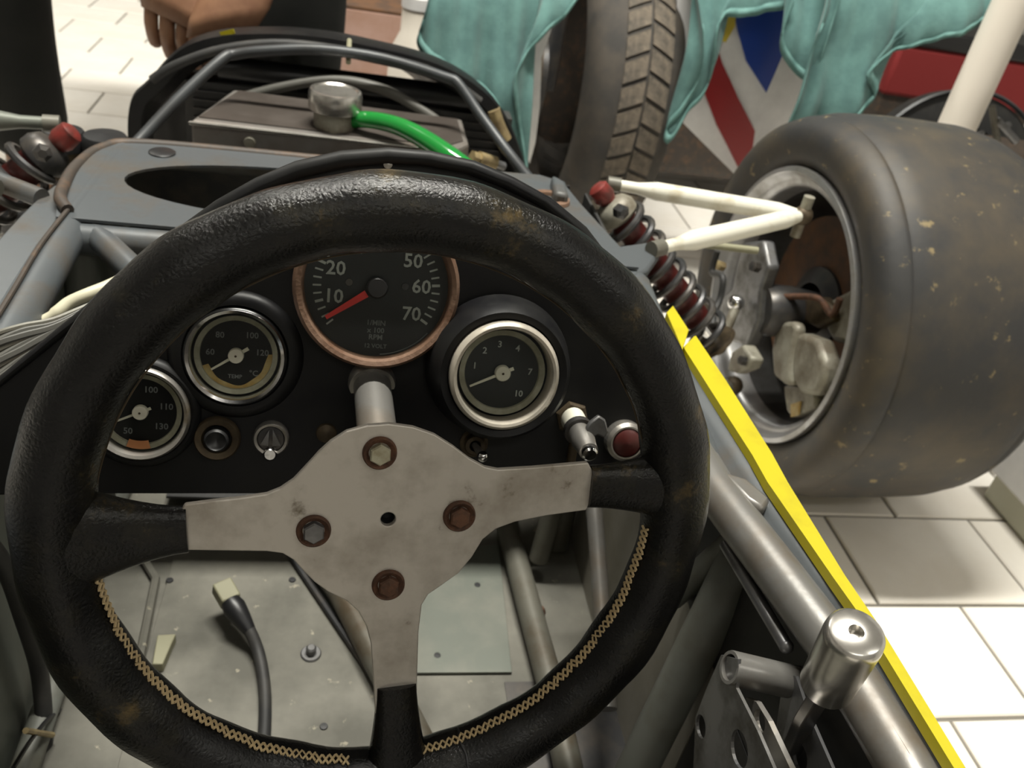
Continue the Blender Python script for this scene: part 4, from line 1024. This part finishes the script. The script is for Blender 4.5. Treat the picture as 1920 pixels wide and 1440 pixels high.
cloth('draped_cloth', 'teal cloth hanging furthest left, beside the nose cowl', [(830, -110), (1140, -110)],
      [(790, 55), (783, 85), (800, 108), (860, 150), (925, 195), (948, 240), (965, 285), (982, 322), (984, 318), (968, 220), (960, 145), (996, 92), (1045, 45), (1100, -20)], 1.40, .011, 3)
cloth('draped_cloth', 'narrow teal cloth corner hanging beside the dusty motorcycle tyre', [(1312, -110), (1520, -110)],
      [(1316, 60), (1303, 165), (1250, 240), (1250, 266), (1285, 215), (1326, 160), (1341, 45), (1395, 34), (1440, 24), (1500, 5)], 1.44, .008, 5)
cloth('draped_cloth', 'small folded teal cloth flap hanging left of the big teal cloth', [(1500, -110), (1590, -110)],
      [(1490, 10), (1464, 70), (1470, 112), (1512, 150), (1540, 90), (1575, 0)], 1.40, .006, 8)
cloth('draped_cloth', 'largest teal cloth with pale hem draped above the wide slick tyre', [(1600, -110), (2040, -110)],
      [(1530, 60), (1500, 160), (1468, 250), (1470, 278), (1500, 268), (1560, 240), (1628, 192), (1634, 170), (1618, 133), (1680, 102), (1760, 72), (1850, 44), (1940, 12), (2030, -20)], 1.37, .009, 12)

# white post, dark wheel, red crate, dark stand behind the tyre
p = thing('white_post', 'round warm white post standing behind the wide slick tyre', 'post', (1.005, 1.32, 0))
MB().tube([(1.005, 1.32, .012), (1.005, 1.32, 1.05)], .031, 32).build('post_tube', M['post_paint'], p)
MB().lathe((1.005, 1.32, 0), (0, 0, 1), [(.08, 0), (.08, .008), (.04, .012)], 32).build('post_foot', M['dark_metal'], p)
MB().tube([(1.005, 1.32, 1.05), (1.005, 1.32, 1.06)], .034, 32).build('post_cap', M['post_paint'], p)
c = atY(1770, 352, 1.72)
p = thing('fan_guard', 'dark round grille with thin grey rim behind the slick tyre and post', 'grille', V((c.x, 1.72, 0)))
MB().lathe(c, (-.1, -1, .15), [(.214, 0), (.218, .004), (.214, .008), (.208, .004), (.214, 0)], 72, cap=False).build('rim_ring', M['hoop_paint'], p)
MB().lathe(c, (-.1, -1, .15), [(.206, -.06), (.206, -.002), (.14, .0), (.13, -.03), (1e-5, -.03)], 60, cap=False).build('disc_body', M['black_rubber_and_shade'], p)
for k in range(7):
    a = 2 * PI * k / 7 + .2
    MB().lathe(c + V((math.cos(a) * .175, -.004, math.sin(a) * .175)), (-.1, -1, .15), [(.008, 0), (.007, .004), (1e-5, .005)], 12).build('rivet', M['gun'], p)
MB().box((c.x, 1.76, (c.z - .19) / 2), (.2, .06, max(.02, c.z - .19))).build('stand_foot', M['dark_metal'], p, bevel=.004)
a_ = atY(1690, 85, 2.0); b_ = atY(2020, 60, 2.0)
p = thing('red_crate', 'dark red crate standing behind the white post at the upper right', 'crate', ((a_.x + b_.x) / 2, 2.2, 0))
X0, X1 = a_.x, b_.x; Zt = atY(1750, 92, 2.0).z; Zb = atY(1850, 205, 2.0).z
MB().box(((X0 + X1) / 2, 2.2, (Zt + Zb) / 2), (X1 - X0, .40, Zt - Zb)).build('crate_body', M['red_cloth'], p, bevel=.01)
MB().box(((X0 + X1) / 2, 2.2, Zb / 2), (X1 - X0 - .02, .38, Zb)).build('crate_base', M['dark_edge'], p, smooth=False)
MB().box(((X0 + X1) / 2, 2.2, Zt + .02), (X1 - X0 + .01, .41, .04)).build('crate_lid', M['black'], p, bevel=.006)
p = thing('tubular_rack', 'dark metal rack with thin grey bars at the right edge behind the tyre', 'rack', (1.25, 1.45, 0))
MB().box((1.36, 1.55, .17), (.34, .26, .30)).build('rack_body', M['dark_edge'], p, bevel=.01)
for (q, r) in (((1835, 250, 1845, 300), .010), ((1868, 225, 1905, 265), .007), ((1880, 335, 1960, 300), .006), ((1888, 375, 1925, 300), .005), ((1850, 300, 1935, 325), .007), ((1905, 410, 1960, 380), .006), ((1860, 200, 1880, 330), .006)):
    MB().tube([atY(q[0], q[1], 1.40), atY(q[2], q[3], 1.40)], r, 10).build('rack_bar', M['gun'] if r > .0065 else M['dirty_tube'], p)
c = atZ(1868, 862, 0)
p = thing('floor_jack', 'small black jack with a pale knob on the floor between slick tyre and cabinet', 'jack', c)
MB().box(c + V((.03, .09, .03)), (.10, .20, .055)).build('jack_body', M['black'], p, bevel=.008)
MB().tube([c + V((.03, .08, .05)), c + V((.03, .08, .11))], .02, 16).build('jack_ram', M['dark_metal'], p)
MB().sphere(atZ(1880, 812, .07), .014, 14).build('jack_knob', M['white_paint'], p)

# cardboard box and pale jug left of the cloths
a_ = atY(640, 105, 1.95); b_ = atY(768, 32, 1.95)
p = thing('cardboard_box', 'pinkish brown cardboard box on the floor behind the nose cowl', 'box', ((a_.x + b_.x) / 2, 2.1, 0))
MB().box(((a_.x + b_.x) / 2, 2.1, b_.z / 2), (b_.x - a_.x + .06, .30, b_.z)).build('box_body', M['box_brown'], p, bevel=.003)
MB().box(((a_.x + b_.x) / 2, 2.02, b_.z + .003), (b_.x - a_.x + .05, .14, .005)).build('box_flap', M['rust_disc'], p, smooth=False)
c = atY(782, 40, 1.75)
p = thing('white_jug', 'small white plastic jug beside the leftmost teal cloth', 'jug', V((c.x, 1.75, 0)))
MB().lathe((c.x, 1.75, 0), (0, 0, 1), [(.045, 0), (.048, .02), (.048, c.z - .06), (.03, c.z - .02), (.03, c.z + .02), (.02, c.z + .025)], 28).build('jug_body', M['post_paint'], p)
MB().lathe((c.x, 1.75, c.z + .024), (0, 0, 1), [(.032, 0), (.032, .02), (.028, .024), (1e-5, .024)], 24).build('jug_cap', M['white_paint'], p)

# ------------------------------------------------------------------ crouching person beyond the nose
def skin(name, nodes, edges, mtl, parent=None, sub=2, root=0):
    bm = bmesh.new(); ly = bm.verts.layers.skin.verify(); vs = []
    for i, (p, r) in enumerate(nodes):
        v = bm.verts.new(p); vs.append(v); rr = r if hasattr(r, '__len__') else (r, r)
        v[ly].radius = rr; v[ly].use_root = (i == root)
    for a, b in edges: bm.edges.new((vs[a], vs[b]))
    me = bpy.data.meshes.new(name); bm.to_mesh(me); bm.free()
    ob = bpy.data.objects.new(name, me); COL.objects.link(ob)
    ob.modifiers.new('skin', 'SKIN').use_smooth_shade = True
    m = ob.modifiers.new('sub', 'SUBSURF'); m.levels = sub; m.render_levels = sub
    dg = bpy.context.evaluated_depsgraph_get(); me2 = bpy.data.meshes.new_from_object(ob.evaluated_get(dg))
    bpy.data.objects.remove(ob); bpy.data.meshes.remove(me)
    bm = bmesh.new(); bm.from_mesh(me2); bpy.data.meshes.remove(me2)
    mb = MB(); mb.bm.free(); mb.bm = bm
    return mb.build(name, mtl, parent, ang=180)
LK = atY(-5, 20, 1.50); RK = atY(548, -10, 1.50)
kL = V((LK.x, 1.50, .46)); kR = V((RK.x, 1.50, .46)); mid = (kL.x + kR.x) / 2
hip = V((mid, 1.78, .84)); chest = V((mid, 1.60, 1.04)); neck = V((mid, 1.38, 1.12)); head = V((mid, 1.27, 1.12))
fL = V((kL.x, 1.56, .07)); fR = V((kR.x, 1.56, .07))
hC = atY(395, 12, 1.27)                     # hands
sL = V((mid - .19, 1.44, 1.06)); sR = V((mid + .19, 1.44, 1.06))
wL = hC + V((-.03, .04, .15)); wR = hC + V((.085, .03, .15))
eL = wL + V((-.10, .10, .22)); eR = wR + V((.12, .10, .22))
nodes = [(hip, (.13, .10)), (chest, (.15, .11)), (neck + V((0, .02, -.03)), (.10, .08)), (neck, .055), (head, (.078, .09)), (head + V((0, -.01, .07)), (.07, .085)),
         (sL, .06), (eL, .045), (wL, (.036, .030)), (sR, .06), (eR, .045), (wR, (.036, .030)),
         (hip + V((-.10, -.02, -.02)), .095), (kL, .062), (fL, .042), (fL + V((0, -.10, -.035)), (.045, .03)),
         (hip + V((.10, -.02, -.02)), .095), (kR, .062), (fR, .042), (fR + V((0, -.10, -.035)), (.045, .03))]
edges = [(0, 1), (1, 2), (2, 3), (3, 4), (4, 5), (2, 6), (6, 7), (7, 8), (2, 9), (9, 10), (10, 11), (0, 12), (12, 13), (13, 14), (14, 15), (0, 16), (16, 17), (17, 18), (18, 19)]
def hand(w_, palm, tips, thumb):
    i0 = len(nodes)
    nodes.append((palm, (.044, .020))); edges.append((8 if w_ is wL else 11, i0))
def hand_mesh(wr, kn, down, across, parent, nm):
    """palm loft plus five finger tubes, one joined mesh grown from the wrist"""
    mb = MB(); f = (kn - wr).normalized(); u = f.cross(across).normalized(); a = across.normalized()
    rings = []
    for s, w_, t_ in ((-.3, .030, .025), (0, .034, .027), (.3, .042, .027), (.65, .050, .026), (.95, .052, .021), (1.08, .046, .014)):
        c = wr.lerp(kn, s); rings.append([c + a * w_ * math.cos(q) + u * t_ * math.sin(q) for q in [2 * PI * k / 18 for k in range(18)]])
    mb.loft(rings)
    for k, (ln, r) in enumerate(((.072, .0085), (.080, .0095), (.076, .0092), (.060, .0080))):
        b = kn + a * (-.033 + .022 * k) - f * .006
        j1 = b + f * ln * .42 + down * ln * .10; j2 = j1 + f * ln * .12 + down * ln * .34; j3 = j2 - f * ln * .06 + down * ln * .24
        mb.tube(bez([b - f * .015, b, j1, j2, j3], 4), [r * 1.05] * 9 + [r] * 7 + [r * .7], 10)
    tb = wr.lerp(kn, .35) - a * .034
    mb.tube(bez([tb, tb - a * .020 + f * .022 + down * .008, tb - a * .018 + f * .050 + down * .018, tb - a * .006 + f * .070 + down * .024], 4), [.013] * 6 + [.0115] * 5 + [.010, .007], 10)
    return mb.build(nm, M['skin'], parent, ang=180)
person = skin('person', nodes, edges, M['skin'], None, 2, 0)
tag(person, 'person in black bending over beyond the nose cowl with both bare hands reaching down', 'person')
WLOC['person'] = person.location.copy()
dn = V((0, .75, -.65)).normalized()
kL_, kR_ = atY(330, 22, 1.24), atY(425, 40, 1.22)
hand_mesh(wL, kL_, dn, V((.93, -.25, -.25)), person, 'left_hand')
hand_mesh(wR, kR_, dn, V((.95, .1, .25)), person, 'right_hand')
skin('trousers', [(hip, (.155, .125)), (hip + V((-.11, -.02, -.02)), .115), (kL, .086), (V((LK.x, 1.52, .30)), .074), (V((LK.x, 1.56, .10)), .070), (hip + V((.11, -.02, -.02)), .115), (kR, .098), (V((RK.x, 1.52, .30)), .085), (V((RK.x, 1.56, .10)), .075)],
     [(0, 1), (1, 2), (2, 3), (3, 4), (0, 5), (5, 6), (6, 7), (7, 8)], M['black_cloth'], person)
skin('shirt', [(hip + V((0, 0, .04)), (.17, .13)), (chest, (.185, .135)), (neck + V((0, .02, -.05)), (.125, .09)), (sL, .078), (eL.lerp(sL, .15), .062), (sR, .078), (eR.lerp(sR, .15), .062)],
     [(0, 1), (1, 2), (2, 3), (3, 4), (2, 5), (5, 6)], M['black_cloth'], person)
for nm, f in (('shoe', fL), ('shoe', fR)):
    skin(nm, [(f + V((0, .05, -.022)), .048), (f + V((0, -.06, -.028)), (.048, .040)), (f + V((0, -.15, -.035)), (.042, .033))], [(0, 1), (1, 2)], M['black'], person)
MB().lathe(head + V((0, .015, .05)), (0, .25, 1), [(.092, -.04), (.096, 0), (.088, .045), (.055, .08), (1e-5, .092)], 24, cap=False).build('hair', M['black'], person)
MB().loft([[head + V((math.cos(q) * .014, -.085 - dd, math.sin(q) * .02 + zz)) for q in [2 * PI * k / 8 for k in range(8)]] for dd, zz in ((0, .03), (.022, .005), (.004, -.015))]).build('nose', M['skin'], person)
for s in (-1, 1):
    MB().sphere(head + V((s * .032, -.082, .035)), .011, 10).build('eye', M['black'], person)
    MB().sphere(head + V((s * .085, .005, .02)), .022, 12).build('ear', M['skin'], person)
MB().tube([head + V((-.025, -.088, -.035)), head + V((.025, -.088, -.035))], .005, 8).build('mouth', M['rust_disc'], person)
